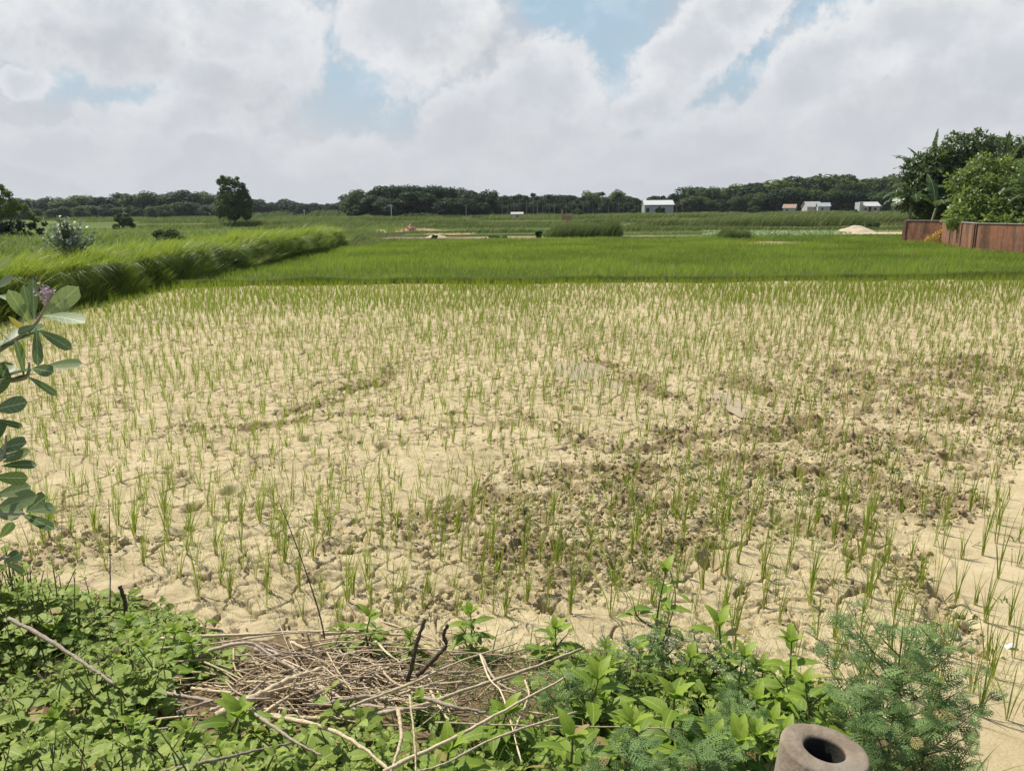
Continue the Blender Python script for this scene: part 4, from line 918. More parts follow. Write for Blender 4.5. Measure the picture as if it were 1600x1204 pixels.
def banana_leaf(L, Wd, droop, seed):
    r = np.random.default_rng(seed); ns = 16; t_ = np.linspace(0, 1, ns+1)
    pr = np.clip(np.sin(np.pi*np.clip((t_-.12)/.88, 0, 1)**.75), 0, 1)**.6*Wd/2
    ang = -.25+droop*t_**1.2; dl = L/ns; y = np.concatenate([[0], np.cumsum(np.cos(ang[:-1])*dl)]); z = -np.concatenate([[0], np.cumsum(np.sin(ang[:-1])*dl)])
    V = []; Fc = []; UV = []
    for s in (-1, 1):                       # each half torn into strips along the side veins
        for i in range(ns):
            if pr[i]+pr[i+1] < .02*Wd: pass
            torn = r.uniform(.0, .16) if r.random() < .75 else 0; sag = r.uniform(.1, .75)
            a = len(V); w0, w1 = max(pr[i], .015), max(pr[i+1], .015)
            for (ww, yy_, zz, tv) in ((0, y[i], z[i], t_[i]), (0, y[i+1], z[i+1], t_[i+1])): V.append((0, yy_, zz)); UV.append((.5, tv))
            g = dl*torn
            V.append((s*w1, y[i+1]-g+w1*.15, z[i+1]-w1*sag+.12*w1)); UV.append((.5+s*w1/Wd, t_[i+1]))
            V.append((s*w0, y[i]+g+w0*.15, z[i]-w0*sag+.12*w0)); UV.append((.5+s*w0/Wd, t_[i]))
            Fc.append((a, a+1, a+2, a+3))
    return np.array(V), [np.array(Fc)], np.array(UV)
def banana(px, Y, htop, label, seed, n=9, spec=()):
    r = np.random.default_rng(seed); p = at_y(px, 380, Y); t_ = thing('banana_plant', label, 'banana plant', (p[0], Y, float(T(p[0], Y))), 0)
    mb = MB(); tube(mb, smooth_path([(0, 0, -.2), (r.normal(0, .1), 0, htop*.5), (r.normal(0, .15), 0, htop)], 9), np.linspace(.16, .09, 9), 10, .5); mb.build('stem', BSTEM, t_)
    top = np.array([0, 0, htop])
    sp = list(spec)+[(r.uniform(0, 6.28), r.uniform(.0, 1.2), r.uniform(2.2, 3.3), r.uniform(.8, 2.0)) for _ in range(n-len(spec))]
    for k, (a, el_, L, dr) in enumerate(sp):
        lf_ = banana_leaf(L*1.15, .78 if dr > .4 else .45, dr, seed*30+k); d = np.array([[math.cos(a)*math.cos(el_), math.sin(a)*math.cos(el_), math.sin(el_)]]); mb = MB()
        nn = norm(np.array([[-math.cos(a)*math.sin(el_), -math.sin(a)*math.sin(el_), math.cos(el_)+.01]]))
        scatter(mb, lf_, basis(d, nn), [top+np.array([0, 0, -.1+.03*k])], [1.0], [r.uniform(0, .9)]); lo = mb.build('leaf', BAN, t_)
        tube_mb = MB(); M_ = basis(d, nn)[0]; tmp, _, _ = lf_; ax = np.array([tmp[0]]+[tmp[4*i+1] for i in range(16)])@M_.T+top+np.array([0, 0, -.1+.03*k]); tube(tube_mb, ax, np.linspace(.028, .006, 17), 5, .9); tube_mb.build('midrib', BSTEM, lo)
pi_ = math.pi
banana(1440, 63.2, 4.9, 'banana plant with a straight spear leaf at the left end of the wall', 71, 12, ((1.5, 1.55, 3.3, .05), (pi_*.95, .75, 2.8, .9), (pi_, .2, 3.0, 1.2), (pi_*1.1, .0, 2.9, 1.6), (pi_*.9, -.1, 2.8, 1.9), (pi_*1.25, .3, 2.6, 1.8), (pi_*.8, 1.0, 2.6, .8), (pi_*1.02, .5, 3.1, .7), (4.6, .4, 2.3, 1.5)))
banana(1419, 61, 3.3, 'lower banana plant drooping over the green paddy left of the wall end', 72, 9, ((pi_, .5, 2.3, 1.8), (pi_*1.2, .3, 2.1, 1.9), (pi_*.9, .1, 2.3, 1.7), (4.4, .3, 1.8, 1.8), (2.7, .9, 2.3, 1.2), (pi_*1.1, .9, 2.2, 1.9)))
banana(1455, 58.5, 2.6, 'banana plant with pale midribs between the dark tree and the brick wall', 73, 8, ((-.2, .6, 2.0, 1.2), (pi_, .8, 2.0, 1.2), (4.5, .5, 1.9, 1.5)))
banana(1468, 64.5, 5.5, 'tall banana plant whose torn leaf tips stand clear of the dark tree', 74, 8, ((.5, 1.1, 2.6, .3), (2.4, .9, 2.2, .9), (.2, .5, 2.2, 1.0)))
banana(1556, 63, 5.1, 'tall banana plant with an upright blade above the bright leafy tree', 75, 8, ((.9, 1.45, 2.9, .1), (0, .5, 2.8, .9), (pi_, .4, 2.4, 1.0), (.1, .9, 2.6, .8)))
banana(1602, 50, 3.0, 'banana plant with arching pale midribs at the right edge above the wall', 76, 8, ((pi_, .75, 2.2, 1.9), (pi_*1.08, .5, 1.9, 2.1), (pi_*.8, 1.1, 2.4, 1.3), (4.6, .5, 2.0, 1.8)))
YEL = leaf_mat('yellow_flowers', (.55, .30, .03), (.75, .52, .08), trans=.2, fine=2)
p = G(1457, 381); t_ = thing('flowering_plant', 'yellow-orange flowering plant climbing the foot of the brick wall corner', 'flowering plant', (p[0]-.2, p[1]-1.0, 0)); r = np.random.default_rng(9)
mb = MB(); leafy(mb, [(-.5, 0, .35, .35), (0, 0, .6, .35), (.25, 0, .95, .28), (.35, 0, 1.25, .2)], .13, 900, r, (.2, .9)); mb.build('flowers', YEL, t_)
mb = MB(); leafy(mb, [(-.3, 0, .3, .4), (.3, 0, .7, .3), (.4, .1, 1.5, .35)], .16, 350, r); mb.build('foliage', CR_F, t_)
# pale-leaved shrub on the bank
CAL = leaf_mat('calotropis_leaf', (.12, .17, .10), (.30, .37, .25), vein=(.42, .48, .34), trans=.22, rough=.5, spec=.35, nveins=6, fine=25, tcol=(.30, .42, .14))
cl = leaf(1, .56, 'obovate', 5, .18, .25)
Y = 27; tp = at_y(100, 333, Y); gz = float(T(tp[0], Y)); H = tp[2]-gz
t_ = thing('calotropis_shrub', 'rounded shrub with pale grey-green leaves standing in the bright grass of the left bank', 'shrub', (tp[0], Y, gz)); r = np.random.default_rng(12); mb = MB(); st_ = MB()
for k in range(46):
    a = r.uniform(0, 6.28); q = r.uniform(0, 1)**.6; tipx = 1.15*q*math.cos(a); tipz = H*(1-.52*q**1.5)*r.uniform(.62, 1.0)
    tip = np.array([tipx, .9*q*math.sin(a), tipz]); P = smooth_path([(0, 0, -.1), tip*np.array([.5, .5, .55]), tip], 10); tube(st_, P, np.linspace(.02, .007, 10), 5, .5)
    for j in range(2, 10):
        c_ = P[j]; ax = norm(P[min(j+1, 9)]-P[j-1])
        for s in (0, 1):
            b_ = j*1.57+s*pi_; sd = np.array([math.cos(b_), math.sin(b_), .35]); d = norm(sd+.5*ax); nn = norm(ax+r.normal(0, .25, 3))
            scatter(mb, cl, basis(d[None], nn[None]), [c_], [r.uniform(.13, .2)], [r.random()*(.4+.6*(j > 6))])
mb.build('leaves', CAL, t_); st_.build('stems', BARK, t_)
# shrubs and taller weeds on the plateau
for k_, (px, py, Y, w_, lb) in enumerate(((470, 352, 60, 90, 'soft pale green shrub on the crest of the far part of the left bank'), (262, 357, 45, 60, 'low mid green shrub on the plateau between the pale-leaved shrub and the lone tree'))):
    shrub(px, py, Y, w_, lb, CR_L if k_ == 0 else CR_M, seed=50+k_, fs=.09)
# ------------------------------------------------------------------ embankment plants in front
WEED = leaf_mat('weed_leaf', (.12, .20, .03), (.37, .46, .09), vein=(.44, .52, .16), spots=True, trans=.33, rough=.55, nveins=7, fine=60, tcol=(.34, .50, .06))
WEED2 = leaf_mat('upright_weed_leaf', (.085, .17, .02), (.31, .42, .05), spots=True, vein=(.36, .46, .10), trans=.35, rough=.5, nveins=9, fine=60, tcol=(.30, .52, .05))
WSTEM = plain('weed_stem', (.10, .13, .04), (.20, .17, .08), .6, 40)
PARTH = leaf_mat('feathery_leaf', (.095, .17, .05), (.25, .36, .13), trans=.25, rough=.6, fine=60)
M_FLOW = plain('white_flower', (.75, .75, .68), (.85, .85, .78), .7, 50)
heartL = leaf(1, .82, 'heart', 8, .12, .5, .12, .03)
broadL = leaf(1, .60, 'ovate', 8, .2, .8, .14, .05)
ovL = leaf(1, .46, 'ovate', 10, .22, .7, .10, .03)
def weed_shoot(mb, st, base, tip, pairs, Lmax, r, tmpl, rot0=0, tint=(.2, .9), top_rosette=True, sag=.1):
    P = smooth_path([base, (np.asarray(base)+tip)/2+r.normal(0, .03, 3)*np.array([1, 1, .3]), tip], 8); tube(st, P, np.linspace(.006, .002, 8)*max(.6, Lmax/.09), 5, .5)
    ts = np.linspace(.15, 1, pairs)
    for j, q in enumerate(ts):
        i = q*7; k = min(int(i), 6); c_ = P[k]+(P[k+1]-P[k])*(i-k); ax = norm(P[k+1]-P[k])
        L = Lmax*(.55+.6*math.sin(pi_*min(1, .25+q*.75)))*r.uniform(.8, 1.15)
        if j == pairs-1: L *= .75
        for s in (0, 1):
            b_ = rot0+j*1.57+s*pi_+r.normal(0, .2); sd = np.array([math.cos(b_), math.sin(b_), 0.0]); rise = .15+.75*(q**3)-sag*(1-q)
            d = norm(sd+ax*rise); nn = norm(ax+np.array([0, 0, .8])+r.normal(0, .18, 3))
            pet = c_+d*L*.18; tube(st, [c_, pet], .0015, 4, .6, False)
            scatter(mb, tmpl, basis(d[None], nn[None]), [pet], [L], [np.clip(r.uniform(*tint)*(.6+.4*q)+.15*(q > .9), 0, 1)])
SC_DRY = .025
# low creeping mass: nobody could count its leaves
mbl = MB(); mst = MB(); r = np.random.default_rng(31)
cands = []
for k in range(5600):
    x = r.uniform(-3.6, 1.9); y = r.uniform(1.0, 5.0)
    t_e = float(toe(x)); 
    if y > t_e+.05*r.normal()-.05: continue
    rel = np.array([x, y, float(T(x, y))+.2])-CAM; d_ = rel@fw; u = 800+F*(rel@rt)/d_; v = 602-F*(rel@up)/d_
    if u < -500 or u > 1290 or v > 1500: continue
    den = 1.0
    if u > 230: den = float(ss(v, 1062, 1115))*.95
    if u > 230 and u < 420: den = max(den, float(ss(-(u-(v-985)*.9-300), -80, 0)))
    if u > 700: den = max(den, .95*float(ss(v, 985, 1040))*float(ss(u, 780, 880)))
    if 250 < u < 900 and 1000 < v < 1090: den *= .12
    if r.random() < den*.95: cands.append((x, y, u, v))
for (x, y, u, v) in cands:
    z = float(T(x, y)); lush = float(vn(np.array([x*2.2]), np.array([y*2.2]), 400)[0])
    big = 1.0 if u > 300 else .85; hgt = (.06+.36*lush)*(1+.5*float(ss(-u, -160, 60)))*(1.0 if u < 300 else .55); edge = max(.35, min(1, (float(toe(x))-y)/.5)); hgt *= edge
    tip = np.array([x+r.normal(0, .07), y+r.normal(0, .07)-.02, z+hgt*r.uniform(.7, 1.1)])
    weed_shoot(mbl, mst, (x, y, z-.01), tip, 3, r.uniform(.050, .102)*big*(1.25 if lush > .6 else 1), r, (heartL, heartL, broadL)[int(r.integers(3))], r.uniform(0, 3), (.1+.3*lush, .75+.25*lush))
o = mbl.build('creeping_weeds', WEED); tag(o, 'dense carpet of pale green heart-leaved weeds covering the near left slope', 'creeping weeds', kind='stuff')
o = mst.build('creeping_stems', WSTEM); tag(o, 'thin stems of the creeping weeds on the near left slope', 'weed stems', kind='stuff')
# grassy and feathery filling between the upright weeds
mb = MB(); n = 9000; x = r.uniform(-.9, 2.6, n); y = r.uniform(1.2, 4.5, n); rel = np.stack([x, y, T(x, y)+.1], -1)-CAM; d_ = rel@fw; u = 800+F*(rel@rt)/d_; v = 602-F*(rel@up)/d_
k = (y < toe(x)+.02) & (u > 520) & (r.random(n) < ss(u, 500, 900)*.9); x, y = x[k], y[k]; n = len(x)
blades(mb, np.stack([x, y, T(x, y)-.01], -1), r.uniform(.06, .24, n), r.uniform(.003, .008, n), r.uniform(0, 6.28, n), r.uniform(.1, .7, n), r.uniform(0, .8, n), .3, 4, r.random(n))
GRS = leaf_mat('slope_grass', (.07, .13, .03), (.22, .32, .08), trans=.4, fine=20)
tag(mb.build('slope_grass', GRS), 'fine green grass between the upright weeds on the near slope', 'grass', kind='stuff')
# feathery leaf template
def feather():
    ts = []; rc = leaf(1, .05, 'strap', 5, 0, .5)
    ts.append(rc)
    for k, q in enumerate((.2, .36, .52, .67, .8, .92)):
        ang = .5*q; y = q*.96; z = -q*q*.22; L = .38*math.sin(pi_*(.22+q*.68))+.05
        for s in (-1, 1):
            d = norm(np.array([s*.85, .55, -.15])); lf_ = leaf(L, L*.17, 'lance', 3, .1, .5); M_ = basis(d[None], np.array([[0, 0, 1.]]))[0]; ts.append(xf(lf_, M_, (0, y, z)))
            for w_ in (.4, .72):
                for s2 in (-1, 1):
                    d2 = norm(d+s2*np.array([-.6*s*0+.0, .8, 0])*1.0+np.array([0, 0, 0])); l2 = leaf(L*.36, L*.10, 'lance', 2, 0, 0); M2 = basis(d2[None], np.array([[0, 0, 1.]]))[0]; ts.append(xf(l2, M2, np.array([0, y, z])+d*L*w_))
    return merge(ts)
FEA = feather()
flower = lump_t(3, 1)
def parth(name, label, px, pyt, Y, seed, nbr=9, spread=.35, Lf=.13, flowers=40, group=None):
    r = np.random.default_rng(seed); tp = at_y(px, pyt, Y); gz = max(float(T(tp[0], Y)), 0); H = tp[2]-gz
    t_ = thing(name, label, 'weed plant', (tp[0], Y, gz), 0, group); st = MB(); lv = MB(); fl = MB()
    main = smooth_path([(0, 0, -.03), (r.normal(0, .02), r.normal(0, .02), H*.5), (0, 0, H*.95)], 10); tube(st, main, np.linspace(.006, .002, 10), 6, .4)
    for b in range(nbr):
        q = .08+.8*b/nbr; c_ = main[int(q*9)]; a = b*2.4+r.normal(0, .3); ln = spread*(1-.6*q)*r.uniform(.7, 1.15)
        tip = c_+np.array([math.cos(a)*ln, math.sin(a)*ln, (H-c_[2])*.55+.02]); P = smooth_path([c_, c_+(tip-c_)*.5+np.array([0, 0, -.02]), tip], 8); tube(st, P, np.linspace(.0035, .0012, 8), 5, .4)
        for j in range(2, 8):
            for s in range(2):
                aa = r.uniform(0, 6.28); d = norm(np.array([math.cos(aa), math.sin(aa), r.uniform(-.3, .7)])+.5*norm(tip-c_)); nn = norm(np.array([0, 0, 1.])+r.normal(0, .35, 3))
                scatter(lv, FEA, basis(d[None], nn[None]), [P[j]], [Lf*r.uniform(.6, 1.15)*(1.1-.05*j)], [r.random()])
        if flowers:
            k = max(1, int(flowers/nbr)); P_ = tip+r.normal(0, .03, (k, 3))+np.array([0, 0, .015]); scatter(fl, flower, np.tile(np.eye(3), (k, 1, 1)), P_, np.full(k, .0035)*r.uniform(.7, 1.2, k), np.zeros(k))
            for q_ in P_: tube(st, [tip-(tip-c_)*.08, q_], .0008, 3, .5, False)
    for j in range(1, 10):
        for s in range(2):
            aa = r.uniform(0, 6.28); d = norm(np.array([math.cos(aa), math.sin(aa), .3])); scatter(lv, FEA, basis(d[None], norm(np.array([[0, .1, 1.]]))), [main[j]], [Lf*r.uniform(.8, 1.35)], [r.random()])
    lv.build('leaves', PARTH, t_); st.build('stems', WSTEM, t_)
    if flowers: tag(fl.build('flower_heads', M_FLOW, t_), kind='stuff')
    return t_
parth('feathery_weed', 'large blue-green feathery weed bush to the right of the hollow post', 1412, 965, 2.75, 81, 20, .36, .105, 140)
parth('feathery_weed', 'feathery weed low at the foot of the large feathery bush, toward the post', 1345, 1085, 2.45, 82, 9, .22, .10, 0)
parth('feathery_weed', 'feathery weed at the right flank of the large feathery bush', 1465, 1075, 2.5, 83, 9, .2, .09, 0)
parth('feathery_weed', 'small feathery weed with a haze of tiny white flowers right of the tallest upright weed', 1025, 985, 3.55, 84, 8, .18, .05, 240)
parth('feathery_weed', 'feathery weed with white flower specks right of the upright weeds centre', 1085, 985, 3.5, 85, 7, .16, .05, 140)
parth('feathery_weed', 'feathery weed with white flower specks behind the pale-tipped upright weed', 960, 1010, 3.3, 86, 7, .18, .055, 110)
parth('feathery_weed', 'feathery weed directly left of the hollow post', 1150, 1090, 2.6, 87, 7, .2, .085, 0)
parth('feathery_weed', 'feathery weed at the bottom edge left of the hollow post', 1100, 1150, 2.3, 88, 8, .2, .085, 0)
parth('feathery_weed', 'feathery weed with white flowers between the two rightmost upright weeds', 1160, 1020, 3.1, 89, 7, .18, .055, 120)
parth('feathery_weed', 'feathery weed behind the right end of the long dry sticks', 880, 1050, 3.0, 90, 7, .2, .075, 0)
parth('feathery_weed', 'feathery weed at the bottom edge below the long bent stick', 985, 1165, 2.2, 91, 7, .2, .08, 0)
def upright(px, pyt, Y, L, pairs, label, seed, lean=(0, 0), tint=(.2, .9), tm=None):
    r = np.random.default_rng(seed); tp = at_y(px, pyt, Y); gz = max(float(T(tp[0]-lean[0], Y-lean[1])), 0); base = np.array([tp[0]-lean[0], Y-lean[1], gz])
    t_ = thing('upright_weed', label, 'weed plant', base); lv = MB(); st = MB()
    tip = tp-base-np.array([0, 0, L*.55])
    tip[2] = max(tip[2], .05)
    L = L*1.4; pairs = pairs+2
    weed_shoot(lv, st, (0, 0, -.02), tip, pairs, L, r, tm or ovL, r.uniform(0, 1.5), tint, sag=.35)
    for q in range(int(r.integers(2, 5))):    # side shoots from the lower stem
        a = r.uniform(0, 6.28); b0 = tip*r.uniform(.05, .5); ln = r.uniform(.5, 1.1)*max(tip[2], .12)*.6
        weed_shoot(lv, st, b0, b0+np.array([math.cos(a)*ln*.7, math.sin(a)*ln*.7, ln*.8]), 3, L*r.uniform(.6, .85), r, tm or ovL, r.uniform(0, 1.5), (.1, .75), sag=.3)
    for j in range(4):                       # young leaves held up at the tip
        a = r.uniform(0, 1.5)+j*1.57; d = norm(np.array([math.cos(a)*.55, math.sin(a)*.55, .9])); scatter(lv, tm or ovL, basis(d[None], norm(np.array([[-d[0]*.9, -d[1]*.9, .6]]))), [tip], [L*r.uniform(.5, .8)], [1.0])
    lv.build('leaves', WEED2, t_); st.build('stem', WSTEM, t_); return t_
for k_, a in enumerate([(1040, 878, 3.75, .105, 6, 'tallest upright weed, dark-stemmed, standing against the mud right of centre'), (577, 950, 4.0, .10, 4, 'bright upright weed poking up behind the middle of the twig pile'),
    (735, 945, 4.0, .095, 5, 'bushy bright upright weed behind the two dark stubs'), (640, 985, 3.9, .08, 3, 'small upright weed between the dark stubs'), (868, 968, 3.9, .105, 4, 'spreading upright weed just beyond the right end of the long sticks'),
    (1125, 958, 3.5, .12, 5, 'broad light green upright weed right of the tallest one'), (1238, 985, 3.0, .105, 6, 'upright weed with a reddish stem directly behind the hollow post'), (935, 1040, 2.9, .12, 5, 'light green upright weed with drooping serrated leaves, lower centre right'),
    (1055, 1065, 2.7, .135, 4, 'large-leaved pale upright weed near the bottom edge right of centre'), (1165, 1010, 3.2, .10, 5, 'upright weed between the broad light green one and the reddish-stemmed one'), (370, 1095, 2.8, .13, 4, 'large-leaved upright weed at the lower left end of the thick sticks'),
    (535, 975, 4.0, .07, 3, 'small weed at the back edge of the twig pile, left of the bright one'), (655, 1080, 3.1, .09, 3, 'young weed growing up through the middle of the twig pile'), (895, 1130, 2.5, .12, 4, 'broad-leaved upright weed at the bottom, below the long bent stick'),
    (225, 1000, 3.5, .09, 4, 'upright weed rising from the left carpet beside the short dead stub'), (700, 1150, 2.5, .12, 3, 'broad-leaved weed at the bottom centre under the sticks'), (790, 1095, 2.8, .11, 3, 'weed under the right part of the long tan stick'),
    (1260, 1050, 2.7, .09, 4, 'small weed with pale lower leaves touching the back of the hollow post'), (90, 935, 4.3, .07, 4, 'bushy weed on the back edge of the left carpet'), (35, 890, 4.4, .08, 5, 'dark weed on the back edge of the left carpet at the picture edge'), (990, 1110, 2.5, .11, 4, 'young green weed left of the large-leaved pale one')]):
    upright(*a, seed=900+k_)
rr_ = np.random.default_rng(321)
for k_ in range(12):
    px = 20+rr_.random()*280; py = 945+rr_.random()*190; Y = float(np.interp(py, [945, 1135], [4.0, 2.7]))
    o = upright(px, py, Y, .07+.035*rr_.random(), 4, 'taller leafy weed standing out of the left carpet of creeping weeds', 1300+k_, tint=(.15, .8), tm=broadL); o['group'] = 'taller weeds in the left carpet'
rr_ = np.random.default_rng(123)
for k_ in range(16):
    px = 880+rr_.random()*380; py = 1000+rr_.random()*150; Y = float(np.interp(py, [1000, 1150], [3.45, 2.35]))
    o = upright(px, py, Y, .085+.04*rr_.random(), 4, 'leafy green weed in the crowded growth between the dry sticks and the hollow post', 1200+k_, tint=(.15, .85)); o['group'] = 'leafy weeds crowded between the sticks and the post'
SC_DRY = 0.0
# ------------------------------------------------------------------ dead sticks
DRY = bark_mat('dry_twig', (.28, .205, .125), (.60, .50, .34), 60, (1, 1, 1)); GRY = bark_mat('grey_wood', (.22, .17, .13), (.42, .35, .28), 60, (1, 1, 1)); DRK = bark_mat('dark_bark', (.055, .04, .028), (.13, .10, .07), 60, (1, 1, 1))
def stick(name, label, pts, rad, m_, lift=.08, cat='stick', group=None, rise=None, Y=None, knots=True, taper=.55):
    P = []
    for i, (px, py) in enumerate(pts):
        l = lift if np.isscalar(lift) else lift[i]
        P.append(on_slope(px, py, l) if (Y is None or Y[i] is None) else at_y(px, py, Y[i]))
    n = max(10, 7*len(pts)); P = smooth_path(P, n); rad = rad*1.2; r = np.random.default_rng(abs(hash(label)) % 9999 if False else len(label)*7+int(pts[0][0]))
    P = P+r.normal(0, rad*.13, P.shape); rr = np.linspace(1, taper, n)*rad*(1+.08*r.normal(size=n))
    if knots:
        for k in range(2, n-1, 6): rr[k] *= 1.18
    mb = MB(); tube(mb, P, rr, 8, r.uniform(0, 1))
    c_ = P[0].copy(); o = mb.build(name, m_, origin=c_); o.location = tuple(c_); return tag(o, label, cat, group)
stick('dry_stick', 'long straight pale stick along the back edge of the twig pile', [(250,997),(400,990),(520,985),(640,992)], .0085, DRY, .10)
stick('dry_stick', 'thin pale stick slanting under the back-edge stick at the left', [(246,1013),(330,1005),(440,990),(560,983)], .0055, DRY, .12)
stick('dry_stick', 'grey curved branch arching over the left of the twig pile', [(284,1043),(330,1016),(372,1005),(400,1008),(432,1030),(462,1048)], .0095, GRY, [.05,.14,.19,.18,.14,.08])
stick('dry_log', 'short thick grey branch lying in the left of the pile', [(402,1014),(430,1022),(452,1040),(474,1056)], .0165, GRY, .08, 'log')
stick('dry_log', 'thick tan split branch from lower left to the middle of the pile', [(340,1118),(395,1090),(450,1062),(502,1044)], .0165, DRY, .13, 'log')
stick('dry_log', 'thick grey-brown log lying across the centre of the pile', [(488,1062),(560,1056),(640,1052),(742,1050)], .0145, GRY, .06, 'log')
stick('dead_stub', 'dark upright forked stub in the middle of the pile, left one', [(637,1062),(645,1035),(651,1005),(664,966)], .0095, DRK, .1, 'stub', Y=[3.35,3.33,3.33,3.36], taper=.7)
stick('dead_stub', 'dark crooked stub in the middle of the pile, right one', [(652,1056),(680,1027),(697,1008),(693,992),(700,974)], .009, DRK, .1, 'stub', Y=[3.33,3.35,3.37,3.38,3.38], taper=.75)
stick('dry_stick', 'long tan bamboo-like stick sweeping from the pile up to the right', [(400,1118),(520,1121),(640,1106),(740,1073),(830,1043),(907,1014)], .0100, DRY, [.08,.10,.12,.16,.20,.24])
stick('dry_stick', 'long thin tan stick crossing diagonally at the lower right of the pile', [(600,1204),(715,1149),(800,1103),(887,1055)], .0065, DRY, [.20,.22,.24,.26])
stick('dry_stick', 'tan stick curving along the lower edge of the pile to the bottom edge', [(330,1108),(420,1118),(500,1134),(560,1163),(612,1206)], .0088, DRY, [.08,.12,.17,.18,.14])
stick('dry_stick', 'short tan stick dropping to the bottom edge under the long stick', [(622,1108),(627,1150),(610,1206)], .0072, DRY, .2)
stick('dry_stick', 'thin straw hanging straight down at the bottom centre', [(640,1085),(647,1150),(650,1206)], .004, DRY, .22)
stick('dry_stick', 'pale stick from the pile centre slanting up to the right', [(548,1103),(640,1068),(720,1032),(808,1004)], .0055, DRY, .18)
stick('dry_stick', 'thin brown stick lying flat across the back right of the pile', [(500,1014),(600,1010),(720,1018),(850,1030)], .0045, DRY, .12)
stick('dry_straw', 'very thin pale straw reaching out over the mud from the pile', [(470,1004),(640,978),(745,940),(905,880)], .003, DRY, [.12,.2,.2,.2], 'straw', taper=.5)
stick('dry_stick', 'thin bent stick falling steeply at the right of the pile', [(750,1022),(765,1060),(785,1085),(815,1190)], .0042, DRY, .2)
stick('dry_stick', 'curved thin stick at the right of the pile beside the steep one', [(820,1062),(826,1085),(812,1120),(802,1145)], .0045, DRY, .2)
stick('dry_straw', 'thin pale straw lying through the weeds toward the post', [(680,1128),(820,1133),(960,1135),(1110,1139)], .0032, DRY, .22, 'straw')
stick('dead_twig', 'tall dark dead twig leaning left over the mud behind the pile', [(508,1000),(498,955),(470,870),(436,784)], .0042, DRK, .1, 'twig', Y=[3.95,4.0,4.05,4.1], taper=.4)
stick('dead_twig', 'slim straight dark stem standing against the mud at the left', [(172,950),(172,870),(170,780)], .0032, DRK, .1, 'twig', Y=[4.3,4.3,4.3], taper=.5)
stick('dead_stub', 'short thick dead stub at the back edge of the left weed carpet', [(198,985),(197,955),(194,935),(187,914)], .0105, DRK, .1, 'stub', Y=[4.1,4.1,4.1,4.12], taper=.85)
stick('dead_branch', 'grey-brown branch lying slantwise on the left weed carpet', [(14,966),(60,990),(110,1022),(145,1045),(178,1069)], .0085, GRY, [.34,.33,.32,.31,.28], 'branch')
stick('dead_twig', 'dark twig leaning from the left end of the pile to the bottom', [(368,1092),(420,1130),(462,1158),(502,1180)], .0065, GRY, [.2,.2,.18,.15], 'twig')
stick('dead_twig', 'dark twig rising in the pile left of the log', [(534,1078),(512,1045),(488,1012),(480,990)], .006, DRK, [.08,.14,.2,.25], 'twig')
stick('dry_stick', 'thin grey stick at the lower left of the pile', [(247,1206),(320,1190),(400,1172),(455,1160)], .006, GRY, .2)
stick('dry_stick', 'tan stick partly under the curved grey branch', [(300,1075),(360,1082),(430,1078),(520,1066)], .0078, DRY, .07)
stick('dry_stick', 'flat pale stick at the left foot of the pile', [(310,1098),(370,1108),(440,1107),(470,1112)], .0082, DRY, .07)
stick('dry_straw', 'pale straw lying on the mud edge left of the pile', [(108,968),(160,962),(240,973),(360,1003)], .0035, DRY, .05, 'straw')
stick('dry_stick', 'thin stick crossing over the long tan stick from right to lower left', [(900,1112),(780,1150),(700,1190),(650,1206)], .0045, DRY, .24)
stick('dry_stick', 'short pale broken stick lying below the right stub', [(655,1062),(672,1078),(683,1098),(702,1125)], .007, DRY, .12)
rs = np.random.default_rng(321)
for k in range(26):
    px = rs.normal(520, 115); py = rs.uniform(1005, 1105); a = rs.normal(0, .5); L = rs.uniform(60, 170); cx_, sx_ = math.cos(a)*L/2, math.sin(a)*L/2*.7
    stick('dry_stick', 'medium grey-tan stick tangled in the middle of the twig pile', [(px-cx_, py-sx_), (px+rs.normal(0, 8), py+rs.normal(0, 8)), (px+cx_, py+sx_)], rs.uniform(.0045, .009), (DRY, GRY, GRY)[k % 3], rs.uniform(.06, .17), group='medium sticks tangled in the twig pile')
mb = MB(); r = np.random.default_rng(44)
for k in range(400):
    px = np.clip(r.normal(500, 125), 262, 900) if k % 4 else r.uniform(560, 900); py = np.clip(r.normal(1055, 30), 985, 1130); a = r.normal(0, .55) if r.random() < .7 else r.uniform(-1.5, 1.5); L = r.uniform(25, 120)
    lf_ = r.uniform(.0, .17)*math.exp(-((px-500)/260)**2)+.01; p1 = on_slope(px-L/2*math.cos(a), py-L/2*math.sin(a)*.6, lf_); p2 = on_slope(px+L/2*math.cos(a), py+L/2*math.sin(a)*.6, lf_+r.uniform(-.05, .05)); mid = (p1+p2)/2+r.normal(0, .015, 3)
    tube(mb, smooth_path([p1, mid, p2], 6), np.linspace(1, .6, 6)*(.0018+.0050*r.random()**2), 4, r.random()*r.random()**.5, False)
tag(mb.build('twig_litter', DRY), 'tangled heap of thin dry twigs and straw between the larger sticks', 'twig litter', kind='stuff')
# brown litter under it
mb = MB(); n = 2600; pxs = r.normal(500, 120, n); P = []
for k in range(n):
    P.append(on_slope(float(np.clip(pxs[k], 250, 880)), float(np.clip(r.normal(1058, 32), 985, 1140)), r.uniform(.0, .05)))
P = np.array(P); scatter(mb, leaf(1, .35, 'lance', 3, .3, .8), basis(rand_unit(n)*np.array([1, 1, .3]), norm(rand_unit(n)*.6+np.array([0, 0, 1]))), P, r.uniform(.015, .05, n), r.random(n))
DEADL = leaf_mat('dead_leaf', (.10, .07, .045), (.32, .24, .15), trans=.1, rough=.9)
tag(mb.build('leaf_litter', DEADL), 'brown dead leaves under the twig heap', 'leaf litter', kind='stuff')
